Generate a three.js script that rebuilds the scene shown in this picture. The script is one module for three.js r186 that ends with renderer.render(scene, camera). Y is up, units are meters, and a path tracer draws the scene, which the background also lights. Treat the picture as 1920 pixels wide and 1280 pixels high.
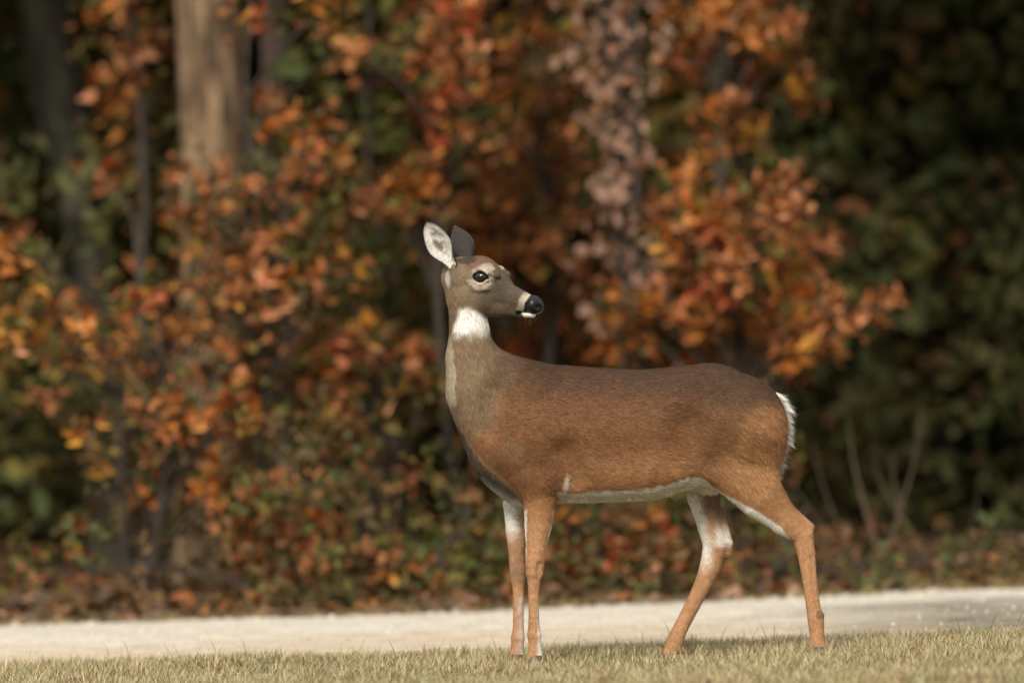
import * as THREE from 'three';
import { mergeGeometries } from 'three/addons/utils/BufferGeometryUtils.js';
import { ImprovedNoise } from 'three/addons/math/ImprovedNoise.js';

// ---------------------------------------------------------------- camera, sky, sun, exposure
const W = 1024, H = 682;
const scene = new THREE.Scene();
const EYE = new THREE.Vector3(0, 1.5, 30), AIM = new THREE.Vector3(0, 0.983, 0);
const PX = 620;                                          // photograph pixels per metre at the deer
const FOCAL = PX * EYE.distanceTo(AIM);                  // focal length in photograph pixels
const camera = new THREE.PerspectiveCamera(2 * Math.atan(640 / FOCAL) * 180 / Math.PI, W / H, 0.5, 900);
camera.position.copy(EYE); camera.lookAt(AIM); camera.updateMatrixWorld();
camera.focus = 29.95; camera.userData.fStop = 1.55;

// even overcast sky, brighter overhead, a little warm low down behind the photographer
{
  const w = 256, h = 128, d = new Float32Array(w * h * 4);
  for (let j = 0; j < h; j++) for (let i = 0; i < w; i++) {
    const el = ((j + 0.5) / h - 0.5) * Math.PI, s = Math.max(0, Math.sin(el));
    const b = 0.52 * (1 + 1.6 * s) / 2.6 + 0.10;
    const k = (j * w + i) * 4;
    d[k] = b * 1.0; d[k + 1] = b * 0.985; d[k + 2] = b * 0.96; d[k + 3] = 1;
  }
  const sky = new THREE.DataTexture(d, w, h, THREE.RGBAFormat, THREE.FloatType);
  sky.mapping = THREE.EquirectangularReflectionMapping; sky.magFilter = THREE.LinearFilter; sky.needsUpdate = true;
  scene.background = sky; scene.environment = sky;
}
const sun = new THREE.DirectionalLight(new THREE.Color(1.0, 0.93, 0.82), 1.5);
sun.position.set(-6, 15, 15); sun.target.position.set(0, 0.5, -2);
sun.castShadow = true; sun.shadow.radius = 28; sun.shadow.mapSize.set(2048, 2048);
Object.assign(sun.shadow.camera, { left: -12, right: 12, top: 12, bottom: -8, near: 0.5, far: 70 });
scene.add(sun, sun.target);

const renderer = new THREE.WebGLRenderer({ antialias: true });
renderer.setSize(W, H);
renderer.toneMapping = THREE.LinearToneMapping;
renderer.toneMappingExposure = 2.0;
renderer.shadowMap.enabled = true;

// ---------------------------------------------------------------- helpers
function rng(seed) { let a = seed >>> 0; return () => { a = (a + 0x6D2B79F5) | 0; let t = Math.imul(a ^ (a >>> 15), 1 | a); t = (t + Math.imul(t ^ (t >>> 7), 61 | t)) ^ t; return ((t ^ (t >>> 14)) >>> 0) / 4294967296; }; }
const perlin = new ImprovedNoise();
const noise = (x, y, z = 0) => perlin.noise(x, y, z);
const fbm = (x, y, z = 0, o = 4) => { let s = 0, a = 0.5, f = 1; for (let i = 0; i < o; i++) { s += a * noise(x * f, y * f, z * f + i * 7.3); a *= 0.5; f *= 2.03; } return s; };
const clamp = (x, a = 0, b = 1) => Math.min(b, Math.max(a, x));
const sstep = (a, b, x) => { const t = clamp((x - a) / (b - a)); return t * t * (3 - 2 * t); };
const lerp = (a, b, t) => a + (b - a) * t;
const mix3 = (a, b, t) => [lerp(a[0], b[0], t), lerp(a[1], b[1], t), lerp(a[2], b[2], t)];
const V = (x, y, z) => new THREE.Vector3(x, y, z);
const camF = AIM.clone().sub(EYE).normalize(), camR = V(1, 0, 0), camU = camR.clone().cross(camF).normalize();
// the point at depth z that shows at a photograph pixel
function P(u, v, z = 0) {
  const d = camF.clone().multiplyScalar(FOCAL).addScaledVector(camR, u - 960).addScaledVector(camU, 640 - v);
  return EYE.clone().addScaledVector(d, (z - EYE.z) / d.z);
}
const taken = new Map();
function numbered(name) { const n = taken.get(name) || 0; taken.set(name, n + 1); return n ? `${name}_${String(n).padStart(3, '0')}` : name; }
function tag(o, label, category, group, kind) { Object.assign(o.userData, { label, category }); if (group) o.userData.group = group; if (kind) o.userData.kind = kind; return o; }
function thing(name, pos, label, category, group) { const g = new THREE.Group(); g.name = numbered(name); g.position.copy(pos); scene.add(g); return tag(g, label, category, group); }
function mesh(name, geo, mat, parent) { const m = new THREE.Mesh(geo, mat); m.name = name; m.castShadow = m.receiveShadow = true; (parent || scene).add(m); return m; }
const lin = (r, g, b) => new THREE.Color().setRGB(r, g, b);
const std = (o) => new THREE.MeshStandardMaterial({ roughness: 0.9, side: THREE.DoubleSide, ...o });
// one instanced scatter: items are {m: Matrix4, c: [r, g, b]}
function scatter(name, geo, mat, items, parent, kind = 'stuff') {
  const o = new THREE.InstancedMesh(geo, mat, items.length); o.name = name;
  const c = new THREE.Color();
  items.forEach((it, i) => { o.setMatrixAt(i, it.m); o.setColorAt(i, c.setRGB(...it.c)); });
  o.castShadow = o.receiveShadow = true; o.userData.kind = kind; (parent || scene).add(o); return o;
}
// a tube along points with a radius at each
function limb(pts, radii, seg = 8, rough = 0, sd = 0) {
  const curve = new THREE.CatmullRomCurve3(pts), n = Math.max(4, (pts.length - 1) * 4), fr = curve.computeFrenetFrames(n, false);
  const pos = [], uv = [], idx = [];
  let L = 0, prev = null;
  for (let i = 0; i <= n; i++) {
    const t = i / n, p = curve.getPoint(t), k = t * (radii.length - 1), a = Math.min(radii.length - 2, Math.floor(k)), r = lerp(radii[a], radii[a + 1], k - a);
    if (prev) L += p.distanceTo(prev); prev = p;
    for (let j = 0; j <= seg; j++) {
      const th = j / seg * 2 * Math.PI, rr = r * (1 + rough * noise(Math.cos(th) * 2 + sd, Math.sin(th) * 2, L * 3 + sd * 3));
      const q = p.clone().addScaledVector(fr.normals[i], Math.cos(th) * rr).addScaledVector(fr.binormals[i], Math.sin(th) * rr);
      pos.push(q.x, q.y, q.z); uv.push(j / seg * 2 * Math.PI * radii[0], L);
    }
  }
  for (let i = 0; i < n; i++) for (let j = 0; j < seg; j++) { const a = i * (seg + 1) + j, b = a + seg + 1; idx.push(a, b, a + 1, b, b + 1, a + 1); }
  const g = new THREE.BufferGeometry();
  g.setAttribute('position', new THREE.Float32BufferAttribute(pos, 3)); g.setAttribute('uv', new THREE.Float32BufferAttribute(uv, 2)); g.setIndex(idx); g.computeVertexNormals(); return g;
}
function rgbTexture(w, h, f) {
  const d = new Uint8Array(w * h * 4);
  for (let j = 0; j < h; j++) for (let i = 0; i < w; i++) { const c = f(i / w, j / h), k = (j * w + i) * 4; for (let q = 0; q < 3; q++) d[k + q] = clamp(c[q]) * 255; d[k + 3] = 255; }
  const t = new THREE.DataTexture(d, w, h); t.wrapS = t.wrapT = THREE.RepeatWrapping; t.magFilter = THREE.LinearFilter; t.colorSpace = THREE.SRGBColorSpace; t.needsUpdate = true; return t;
}
// the land rises gently to the right of the photograph
const SLOPE = 0.034;
const land = (x, z) => SLOPE * 40 * Math.tanh(x / 40) + 0.012 * noise(x * 0.9, z * 0.9, 4.2);
// ---------------------------------------------------------------- ground, road
function sheet(xs, zs, height, colour) {
  const pos = [], uv = [], col = [], idx = [], nx = xs.length, nz = zs.length;
  for (let j = 0; j < nz; j++) for (let i = 0; i < nx; i++) { const x = xs[i], z = typeof zs[j] === 'function' ? zs[j](x) : zs[j]; pos.push(x, height(x, z), z); uv.push(x, z); col.push(...colour(x, z)); }
  for (let j = 0; j + 1 < nz; j++) for (let i = 0; i + 1 < nx; i++) { const a = j * nx + i, b = a + nx; idx.push(a, b, a + 1, b, b + 1, a + 1); }
  const g = new THREE.BufferGeometry();
  g.setAttribute('position', new THREE.Float32BufferAttribute(pos, 3)); g.setAttribute('uv', new THREE.Float32BufferAttribute(uv, 2)); g.setAttribute('color', new THREE.Float32BufferAttribute(col, 3)); g.setIndex(idx); g.computeVertexNormals(); return g;
}
const spaced = (lo, hi, step, far) => { const a = []; for (let x = lo; x <= hi + 1e-6; x += step) a.push(x); for (let d = step * 2, x = hi + d; x < far; d *= 1.5, x += d) a.push(x); a.push(far); for (let d = step * 2, x = lo - d; x > -far; d *= 1.5, x -= d) a.unshift(x); a.unshift(-far); return a; };
const speck = rgbTexture(512, 512, (a, b) => { const k = 0.88 + 0.18 * fbm(a * 40, b * 40, 1, 3) + 0.10 * (noise(a * 190, b * 190, 3)) + 0.10 * noise(a * 8, b * 8, 9); return [k, k * 0.99, k * 0.97]; });
speck.repeat.set(1.1, 1.1);
const speckBump = rgbTexture(512, 512, (a, b) => { const k = 0.5 + 0.5 * fbm(a * 60, b * 60, 5, 4); return [k, k, k]; }); speckBump.repeat.set(1.1, 1.1);
{
  const soil = (x, z) => { const f = 0.5 + fbm(x * 0.8, z * 0.8, 2), wood = sstep(-3.76, -4.0, z + 0.09 * clamp(x, -9, 9)); return mix3(mix3([0.30, 0.245, 0.135], [0.24, 0.21, 0.10], clamp(f)), [0.29, 0.205, 0.13], wood); };
  const g = mesh('ground', sheet(spaced(-8, 8, 0.25, 500), spaced(-26, 8, 0.25, 500), land, soil), std({ vertexColors: true, map: speck, bumpMap: speckBump, bumpScale: 0.02, roughness: 1 }));
  g.userData.kind = 'structure';
}
const roadNear = (x) => -0.76 + 0.10 * noise(x * 0.9, 3.3, 0) + 0.05 * noise(x * 3.1, 8.3, 0);
const roadFar = (x) => -3.78 - 0.09 * x + 0.16 * noise(x * 0.7, 1.3, 5) + 0.10 * noise(x * 3.0, 2.3, 5) + 0.06 * noise(x * 9.0, 4.3, 5);
{
  const rows = []; for (let k = 0; k <= 26; k++) rows.push((x) => lerp(roadFar(clamp(x, -9, 9)), roadNear(x), k / 26));
  const xs = []; for (let x = -60; x <= 60; x += (Math.abs(x) < 6 ? 0.1 : 1.5)) xs.push(x);
  const tint = (x, z) => {
    const t = (z - roadFar(clamp(x, -9, 9))) / (roadNear(x) - roadFar(clamp(x, -9, 9))), n = fbm(x * 1.3, z * 4.5, 7), m = fbm(x * 5, z * 16, 2);
    let c = mix3([0.85, 0.79, 0.685], [0.73, 0.615, 0.465], sstep(0.25, 0.75, t + 0.5 * n));            // pale gravel, sandier wheel track
    const dirt = sstep(0.55, 1.5, x + 0.5 * n) * sstep(0.12, 0.34, t + 0.25 * n + 0.15 * m) * (0.8 + 0.9 * m);
    c = mix3(c, [0.25, 0.215, 0.165], clamp(dirt * 1.0));
    return mix3(c, [0.34, 0.28, 0.20], 0.55 * sstep(0.1, 0.5, m - 0.12));
  };
  const g = mesh('gravel_road', sheet(xs, rows, (x, z) => land(x, z) + 0.006 + 0.010 * Math.max(0, noise(x * 1.1, z * 2.2, 3)), tint), std({ vertexColors: true, map: speck, bumpMap: speckBump, bumpScale: 0.005, roughness: 1 }));
  tag(g, 'pale gravel track crossing behind the deer', 'road', null, 'structure');
}
{
  const r = rng(31), g = new THREE.DodecahedronGeometry(1, 0), items = [], m = new THREE.Matrix4(), e = new THREE.Euler(), q = new THREE.Quaternion();
  for (let i = 0; i < 2600; i++) {
    const x = (r() - 0.5) * 9, t = r() < 0.6 ? Math.pow(r(), 2.2) * 0.5 : r(), z = lerp(roadFar(x), roadNear(x), t) + (r() - 0.5) * 0.16, s = 0.002 + 0.004 * r() * r() + (t < 0.10 ? 0.010 * r() * r() * r() : 0);
    m.compose(V(x, land(x, z) + 0.008 + s * 0.2, z), q.setFromEuler(e.set(r() * 6, r() * 6, r() * 6)), V(s * (1 + r()), s * 0.8, s * (1 + 0.5 * r()))); const k = 0.42 + 0.34 * r();
    items.push({ m: m.clone(), c: [k, k * 0.92, k * 0.80] });
  }
  tag(scatter('loose_gravel', g, std({ roughness: 0.95 }), items), 'loose pale stones scattered over the gravel track', 'gravel', null, 'stuff');
}

// ---------------------------------------------------------------- grass
function blade(h, bend, w, turn, lean) {
  const n = 3, pos = [], nor = [], idx = [];
  for (let i = 0; i <= n; i++) { const t = i / n, y = h * t * (1 - 0.12 * bend * t), o = bend * h * t * t * 0.8 + lean * h * t, ww = w * (1 - t * t * 0.9) * 0.5; for (const s of i === n ? [0] : [-1, 1]) { const X = s * ww, Z = o; pos.push(X * Math.cos(turn) + Z * Math.sin(turn), y, -X * Math.sin(turn) + Z * Math.cos(turn)); nor.push(Math.sin(turn) * 0.25, 0.9, Math.cos(turn) * 0.25); } }
  idx.push(0, 1, 2, 1, 3, 2, 2, 3, 4, 3, 5, 4, 4, 5, 6);
  const g = new THREE.BufferGeometry(); g.setAttribute('position', new THREE.Float32BufferAttribute(pos, 3)); g.setAttribute('normal', new THREE.Float32BufferAttribute(nor, 3)); g.setIndex(idx); return g;
}
function tuft(seed, n, h, spread) { const r = rng(seed), a = []; for (let i = 0; i < n; i++) { const g = blade(h * (0.45 + 0.75 * r()), 0.2 + 1.1 * r(), 0.0022 + 0.0020 * r(), r() * 6.28, 0.5 * (r() - 0.3)); g.translate((r() - 0.5) * spread, -0.003, (r() - 0.5) * spread); a.push(g); } const m = mergeGeometries(a); m.computeVertexNormals(); return m; }
const grassMat = std({ roughness: 0.8 });
{
  const kinds = [[0.52, 0.425, 0.24], [0.46, 0.395, 0.215], [0.37, 0.345, 0.165], [0.27, 0.275, 0.105], [0.38, 0.225, 0.12], [0.62, 0.51, 0.33]];
  const r = rng(5), lists = [[], [], [], []], m = new THREE.Matrix4(), q = new THREE.Quaternion(), up = V(0, 1, 0);
  const put = (x, z, s, tall) => {
    const f = fbm(x * 1.7, z * 1.7, 6), g2 = fbm(x * 6, z * 6, 1);
    let k = r() < 0.60 + 1.3 * f ? (r() < 0.6 ? 0 : 1) : r() < 0.55 - g2 ? 2 : r() < 0.5 ? 3 : 4; if (r() < 0.1) k = 5; if (g2 > 0.22 && r() < 0.5) k = 4;
    const b = 0.62 + 0.6 * r(), c = kinds[k].map((v) => v * b);
    m.compose(V(x, land(x, z), z), q.setFromAxisAngle(up, r() * 6.28), V(s, s * (0.8 + 0.5 * r()), s)); lists[tall ? 3 : Math.floor(r() * 3)].push({ m: m.clone(), c });
  };
  const edge = (x) => roadNear(x) + 0.03;
  for (let i = 0; i < 46000; i++) { const x = (r() - 0.5) * 5.2, z = lerp(edge(x) - 0.10 * r() * r(), 1.75, Math.pow(r(), 1.1)), p = 0.5 + fbm(x * 2.4, z * 2.4, 3); if (r() > 0.42 + p * 0.75) continue; put(x, z, 0.62 + 0.5 * r() + 0.35 * (p - 0.5)); }
  for (let i = 0; i < 22000; i++) { const x = (r() - 0.5) * 13, z = lerp(edge(x), 6, r()); if (Math.abs(x) < 2.4 && z < 1.6) continue; put(x, z, 0.8 + 0.5 * r()); }
  for (let i = 0; i < 620; i++) { const x = (r() - 0.5) * 6, z = lerp(edge(x), 1.2, Math.pow(r(), 1.3)); put(x, z, 0.7 + 0.6 * r(), true); }
  const parts = [tuft(11, 7, 0.040, 0.03), tuft(12, 8, 0.032, 0.036), tuft(13, 6, 0.050, 0.03), tuft(14, 2, 0.100, 0.012)];
  const group = new THREE.Group(); group.name = 'dry_grass'; scene.add(group); tag(group, 'short dry straw coloured grass around the hooves of the deer', 'grass', null, 'stuff');
  ['short_grass', 'low_grass', 'long_grass', 'seed_stalks'].forEach((n, i) => scatter(n, parts[i], grassMat, lists[i], group));
  // straw grass and fallen leaves at the foot of the wood
  const verge = [], tall = tuft(21, 9, 0.10, 0.06);
  for (let i = 0; i < 1700; i++) {
    const x = (r() - 0.5) * 11, d = Math.pow(r(), 2.2), z = roadFar(clamp(x, -9, 9)) + 0.03 - d * 0.8 + 0.04 * (r() - 0.5), patch = 0.5 + fbm(x * 1.5, z * 1.5, 9); if (r() > 0.35 + patch) continue;
    const s = 0.25 + 0.42 * r(), b = 0.4 + 0.5 * r(), c = (r() < 0.55 ? [0.50, 0.36, 0.13] : r() < 0.5 ? [0.22, 0.21, 0.07] : [0.40, 0.25, 0.13]).map((v) => v * b);
    m.compose(V(x, land(x, z), z), q.setFromAxisAngle(up, r() * 6.28), V(s, s, s)); verge.push({ m: m.clone(), c });
  }
  tag(scatter('verge_grass', tall, grassMat, verge), 'straggly yellow grass along the edge of the wood', 'grass', null, 'stuff');
}

// ---------------------------------------------------------------- leaves
// a lobed leaf, stalk end at the origin, about 1 long, folded along its midrib and curled
function leafShape(lobes, wide, curl, fold, seed) {
  const r = rng(seed), rim = [[0, 0]], n = lobes ? lobes * 4 + 2 : 8;
  for (let i = 0; i <= n; i++) { const t = i / n, a = lerp(-2.5, 2.5, t), L = (0.56 + 0.13 * Math.cos(a)) * (1 + (lobes ? 0.24 * Math.cos(a * (lobes - 0.3)) : 0)) * (0.92 + 0.16 * r()); rim.push([Math.sin(a) * L * wide, 0.45 + Math.cos(a) * L]); }
  const c = [0, 0.42], pos = [], idx = [], put = ([x, y]) => pos.push(x, y, -fold * Math.abs(x) * -1 + curl * (y - 0.4) * (y - 0.4) - 0.05 * Math.sin(9 * x + seed)); put(c); rim.forEach(put);
  for (let i = 1; i < rim.length; i++) idx.push(0, i, i + 1 < rim.length ? i + 1 : 1);
  const g = new THREE.BufferGeometry(); g.setAttribute('position', new THREE.Float32BufferAttribute(pos, 3)); g.setIndex(idx); g.computeVertexNormals(); return g;
}
const leafGeo = [leafShape(5, 1.0, -0.35, 0.35, 1), leafShape(5, 0.85, -0.6, 0.15, 2), leafShape(3, 0.75, 0.4, 0.45, 3), leafShape(3, 0.95, -0.8, 0.25, 4)];
const smallLeaf = leafShape(0, 0.52, -0.4, 0.4, 8); smallLeaf.translate(0, -0.05, 0);
function clump(seed, n, spread, geo, size) { const r = rng(seed), a = []; for (let i = 0; i < n; i++) { const g = geo.clone(); g.scale(size, size, size); g.applyMatrix4(new THREE.Matrix4().makeRotationFromEuler(new THREE.Euler(r() * 6.3, r() * 6.3, r() * 6.3))); const d = V(r() - 0.5, r() - 0.5, r() - 0.5).multiplyScalar(spread); g.translate(d.x, d.y, d.z); a.push(g); } return mergeGeometries(a); }
const HUE = { // leaf colours in autumn
  orange: [[0.58, 0.215, 0.05], [0.50, 0.17, 0.04], [0.60, 0.26, 0.08]], red: [[0.58, 0.15, 0.06], [0.50, 0.125, 0.05], [0.62, 0.21, 0.10]], salmon: [[0.64, 0.30, 0.145], [0.56, 0.24, 0.11], [0.60, 0.24, 0.09]],
  gold: [[0.62, 0.31, 0.055], [0.55, 0.26, 0.05], [0.50, 0.24, 0.07]], rust: [[0.34, 0.125, 0.048], [0.29, 0.11, 0.04], [0.38, 0.16, 0.065]], olive: [[0.155, 0.135, 0.036], [0.115, 0.11, 0.03], [0.20, 0.145, 0.04]], green: [[0.12, 0.18, 0.03], [0.095, 0.14, 0.028], [0.16, 0.185, 0.04]],
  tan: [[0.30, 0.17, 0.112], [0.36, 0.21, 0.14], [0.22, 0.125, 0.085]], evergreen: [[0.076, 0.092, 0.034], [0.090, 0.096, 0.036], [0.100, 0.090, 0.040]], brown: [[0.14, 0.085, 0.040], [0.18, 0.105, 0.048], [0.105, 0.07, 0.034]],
};
const leafMats = {};
for (const k in HUE) leafMats[k] = HUE[k].map((c) => new THREE.MeshPhysicalMaterial({ color: lin(...c), roughness: 0.55, specularIntensity: 0.6, side: THREE.DoubleSide }));
const massMat = new THREE.MeshPhysicalMaterial({ roughness: 0.9, specularIntensity: 0.2, side: THREE.DoubleSide });
const hueOf = (k, r, b = 1) => { const c = HUE[k][Math.floor(r() * 3)], f = b * (0.75 + 0.5 * r()); return c.map((v) => v * f); };
// ---------------------------------------------------------------- bark
const barkMap = rgbTexture(256, 512, (a, b) => { const w = fbm(a * 5, b * 3, 2) * 0.5, f = fbm((a + w * 0.06) * 26, b * 5, 4, 4), k = 0.72 + 0.55 * f + 0.20 * noise(a * 90, b * 30, 1) + 0.75 * fbm(a * 3.2, b * 5, 8); const mo = clamp(0.5 + 1.6 * fbm(a * 3, b * 4, 15)); return [k * (1 - 0.09 * mo), k * (0.97 - 0.05 * mo), k * (0.93 - 0.09 * mo)]; });
barkMap.repeat.set(1.6, 0.7);
const barkBump = rgbTexture(256, 512, (a, b) => { const w = fbm(a * 5, b * 3, 2) * 0.5, k = 0.5 + 0.9 * fbm((a + w * 0.06) * 26, b * 5, 4, 4); return [k, k, k]; }); barkBump.repeat.set(1.6, 0.7);
const bark = (r, g, b) => std({ color: lin(r, g, b), map: barkMap, bumpMap: barkBump, bumpScale: 0.025, roughness: 0.95 });
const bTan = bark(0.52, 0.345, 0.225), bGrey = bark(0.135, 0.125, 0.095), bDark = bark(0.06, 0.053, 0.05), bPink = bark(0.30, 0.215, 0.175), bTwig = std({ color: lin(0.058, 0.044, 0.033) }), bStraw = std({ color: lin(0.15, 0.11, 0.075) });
const at0 = (u, z) => { let p = P(u, 1100, z); for (let i = 0; i < 4; i++) p = V(P(u, 1100, z).x, land(p.x, z), z); return p; };

// ---------------------------------------------------------------- forest trees
function tree(label, path, z, widths, mat, crownHue, opt = {}) {
  const pts = path.map(([u, v, dz]) => P(u, v, z + (dz || 0))), foot = V(pts[0].x, land(pts[0].x, pts[0].z), pts[0].z);
  const t = thing('forest_tree', foot, label, 'tree', 'trees of the wood');
  pts[0].copy(foot).y -= 0.05;
  const last = pts[pts.length - 1], dir = last.clone().sub(pts[pts.length - 2]).normalize();
  for (let k = 1; k <= 3; k++) pts.push(last.clone().addScaledVector(dir.clone().lerp(V(0, 1, 0), 0.3 * k), 1.5 * k));
  const s = (30 - z) / 30 / PX / 2, rad = [widths[0] * s * 1.25, ...widths.map((w) => w * s), widths[widths.length - 1] * s * 0.8, widths[widths.length - 1] * s * 0.6, widths[widths.length - 1] * s * 0.35];
  const g = limb(pts.map((p) => p.clone().sub(foot)), rad, 18, 0.16, z); mesh('trunk', g, mat, t);
  const r = rng(Math.round(Math.abs(z * 977 + path[0][0] * 13))), items = [], m = new THREE.Matrix4(), q = new THREE.Quaternion(), e = new THREE.Euler();
  const top = pts[pts.length - 2].clone().sub(foot), R = opt.R || 2.6, n = opt.n || 900;
  for (let i = 0; i < (opt.limbs ?? 5); i++) {
    const a = i / 5 * 6.28 + r(), st = top.clone().multiplyScalar(0.62 + 0.3 * r()), en = st.clone().add(V(Math.cos(a) * R * 0.8, 0.6 + r(), Math.sin(a) * R * 0.8));
    mesh('limb', limb([st, st.clone().lerp(en, 0.5).add(V(0, 0.2, 0)), en], [rad[rad.length - 2] * 0.7, rad[rad.length - 2] * 0.45, 0.012], 7), mat, t);
  }
  for (let i = 0; i < n; i++) {
    let d; do d = V(r() * 2 - 1, r() * 2 - 1, r() * 2 - 1); while (d.length() > 1 || d.length() < 0.25);
    const p = top.clone().add(V(d.x * R + (opt.lean || 0), d.y * R * 0.62 + 0.3 - (opt.drop || 0), d.z * R - (opt.drop ? 0 : 1.3))); if (noise(p.x * 1.1 + z, p.y * 1.1, p.z * 1.1) < -0.22 || p.y + foot.y < (opt.low || 3.4)) continue;
    const sc = 0.8 + 0.5 * r(); m.compose(p, q.setFromEuler(e.set(r() * 6.3, r() * 6.3, r() * 6.3)), V(sc, sc, sc)); items.push({ m: m.clone(), c: hueOf(r() < 0.8 ? crownHue : 'olive', r) });
  }
  scatter('crown', crownClump, massMat, items, t);
  return t;
}
const crownClump = clump(77, 14, 0.42, leafGeo[0], 0.13);
tree('tan barked tree with a broad straight trunk behind orange leaves', [[395, 1140], [390, 800], [398, 400], [385, 0], [380, -300]], -6.5, [128, 116, 116, 122, 118], bTan, 'orange', { n: 1000 });
tree('mossy grey tree leaning away from the tan trunk', [[205, 1140], [200, 800], [165, 450], [95, 100], [60, -300]], -8.2, [84, 80, 96, 100, 96], bGrey, 'olive', { n: 900 });
tree('slim pinkish trunk just behind the broad tan trunk', [[535, 1120], [530, 700], [522, 300], [512, 0], [508, -300]], -8.0, [50, 48, 50, 50, 46], bPink, 'orange', { n: 700, limbs: 3 });
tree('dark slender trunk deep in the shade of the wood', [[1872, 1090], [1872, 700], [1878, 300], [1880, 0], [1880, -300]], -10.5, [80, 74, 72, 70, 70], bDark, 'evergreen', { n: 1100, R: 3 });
tree('grey slender trunk in the evergreen thicket behind the rump of the deer', [[1580, 1100], [1600, 800], [1612, 500], [1616, 100], [1618, -300]], -10.0, [44, 40, 40, 40, 38], bark(0.10, 0.095, 0.10), 'evergreen', { n: 1100, R: 3 });
tree('thin brown trunk between the clumps of orange leaves', [[955, 1120], [948, 700], [938, 300], [930, 0], [926, -300]], -9.0, [36, 34, 32, 32, 30], bark(0.13, 0.10, 0.07), 'orange', { n: 800, limbs: 3 });
tree('thin forked tree in the green undergrowth', [[700, 1130], [705, 700], [692, 300], [700, 0], [706, -300]], -9.6, [40, 36, 34, 34, 30], bark(0.10, 0.10, 0.08), 'olive', { n: 900, limbs: 3 });
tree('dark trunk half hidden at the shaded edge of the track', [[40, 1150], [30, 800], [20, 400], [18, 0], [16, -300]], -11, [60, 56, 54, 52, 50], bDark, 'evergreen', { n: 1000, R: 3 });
tree('dense evergreen added outside the view, its boughs shading the thicket', [[2130, 1085], [2128, 700], [2120, 300], [2100, 0], [2080, -200]], -6.6, [110, 104, 98, 92, 88], bDark, 'evergreen', { n: 2400, R: 2.2, low: 2.95, lean: 0.35, drop: 1.4 });  // unseen tree, added so its crown darkens the right of the wood
tree('dense evergreen added outside the view, its boughs shading the mossy tree', [[-220, 1160], [-215, 700], [-205, 300], [-190, 0], [-180, -200]], -7.2, [100, 96, 92, 88, 84], bDark, 'evergreen', { n: 1400, R: 1.6, low: 2.75, lean: -0.5, drop: 1.3 });  // also unseen, added to keep the left side of the wood darker
for (const [u, z] of [[300, -13], [620, -12.5], [1080, -13.5], [1420, -12.5], [1720, -13]]) tree('far trunk added deep in the wood, its crown shading the back', [[u, 1090], [u + 6, 700], [u - 4, 300], [u, 0], [u + 4, -300]], z, [46, 44, 42, 40, 40], bDark, 'evergreen', { n: 1500, R: 3.6, limbs: 4 });  // extra trees, added for crowns that shut light out of the back
// trunk wrapped in withered climbing leaves
{
  const t = tree('trunk wrapped in withered pinkish brown climbing leaves', [[1185, 1110], [1188, 800], [1178, 400], [1160, 0], [1150, -300]], -6.2, [56, 52, 50, 50, 46], bark(0.16, 0.125, 0.10), 'orange', { n: 900, limbs: 3 });
  const r = rng(61), foot = t.position, stem = [];
  for (let k = 0; k < 3; k++) stem.push(limb([0, 1, 2, 3, 4].map((i) => P(1196 - 14 * i + 26 * (k - 1) + 8 * Math.sin(i * 2 + k), 900 - 300 * i, -6.10 + 0.03 * k).sub(foot)), [0.014, 0.012, 0.010], 6));
  stem.forEach((g) => mesh('vine_stem', g, bTwig, t));
  const e = new THREE.Euler(); let n = 0;
  for (let i = 0; i < 620; i++) {
    const f = Math.pow(r(), 0.85), v = 620 - f * 760, cu = 1185 - 0.075 * (560 - v), w = 44 + 56 * (0.5 + 0.5 * Math.sin(v * 0.013 + 1)), u = cu + (r() + r() - 1) * w * 1.25 + 14 * Math.sin(v * 0.05), s = 0.022 + 0.040 * r() * r(), p = P(u, v, -6.0 - 0.25 * r()).sub(foot);
    e.set(2.2 + 1.4 * r(), (r() - 0.5) * 2.4, (r() - 0.5) * 1.6);
    if (n < 260) { const l = mesh('leaf', leafGeo[i % 4], leafMats[r() < 0.6 ? 'tan' : r() < 0.55 ? 'brown' : 'rust'][i % 3], t); l.position.copy(p); l.rotation.copy(e); l.scale.setScalar(s); n++; }
    else { const l = leafGeo[i % 4].clone(); l.applyMatrix4(new THREE.Matrix4().compose(p, new THREE.Quaternion().setFromEuler(e), V(s, s, s))); stem.push(l); }
  }
  const rest = stem.slice(3); const o = mesh('withered_foliage', mergeGeometries(rest), leafMats.tan[0], t); o.userData.kind = 'stuff';
}

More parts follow.
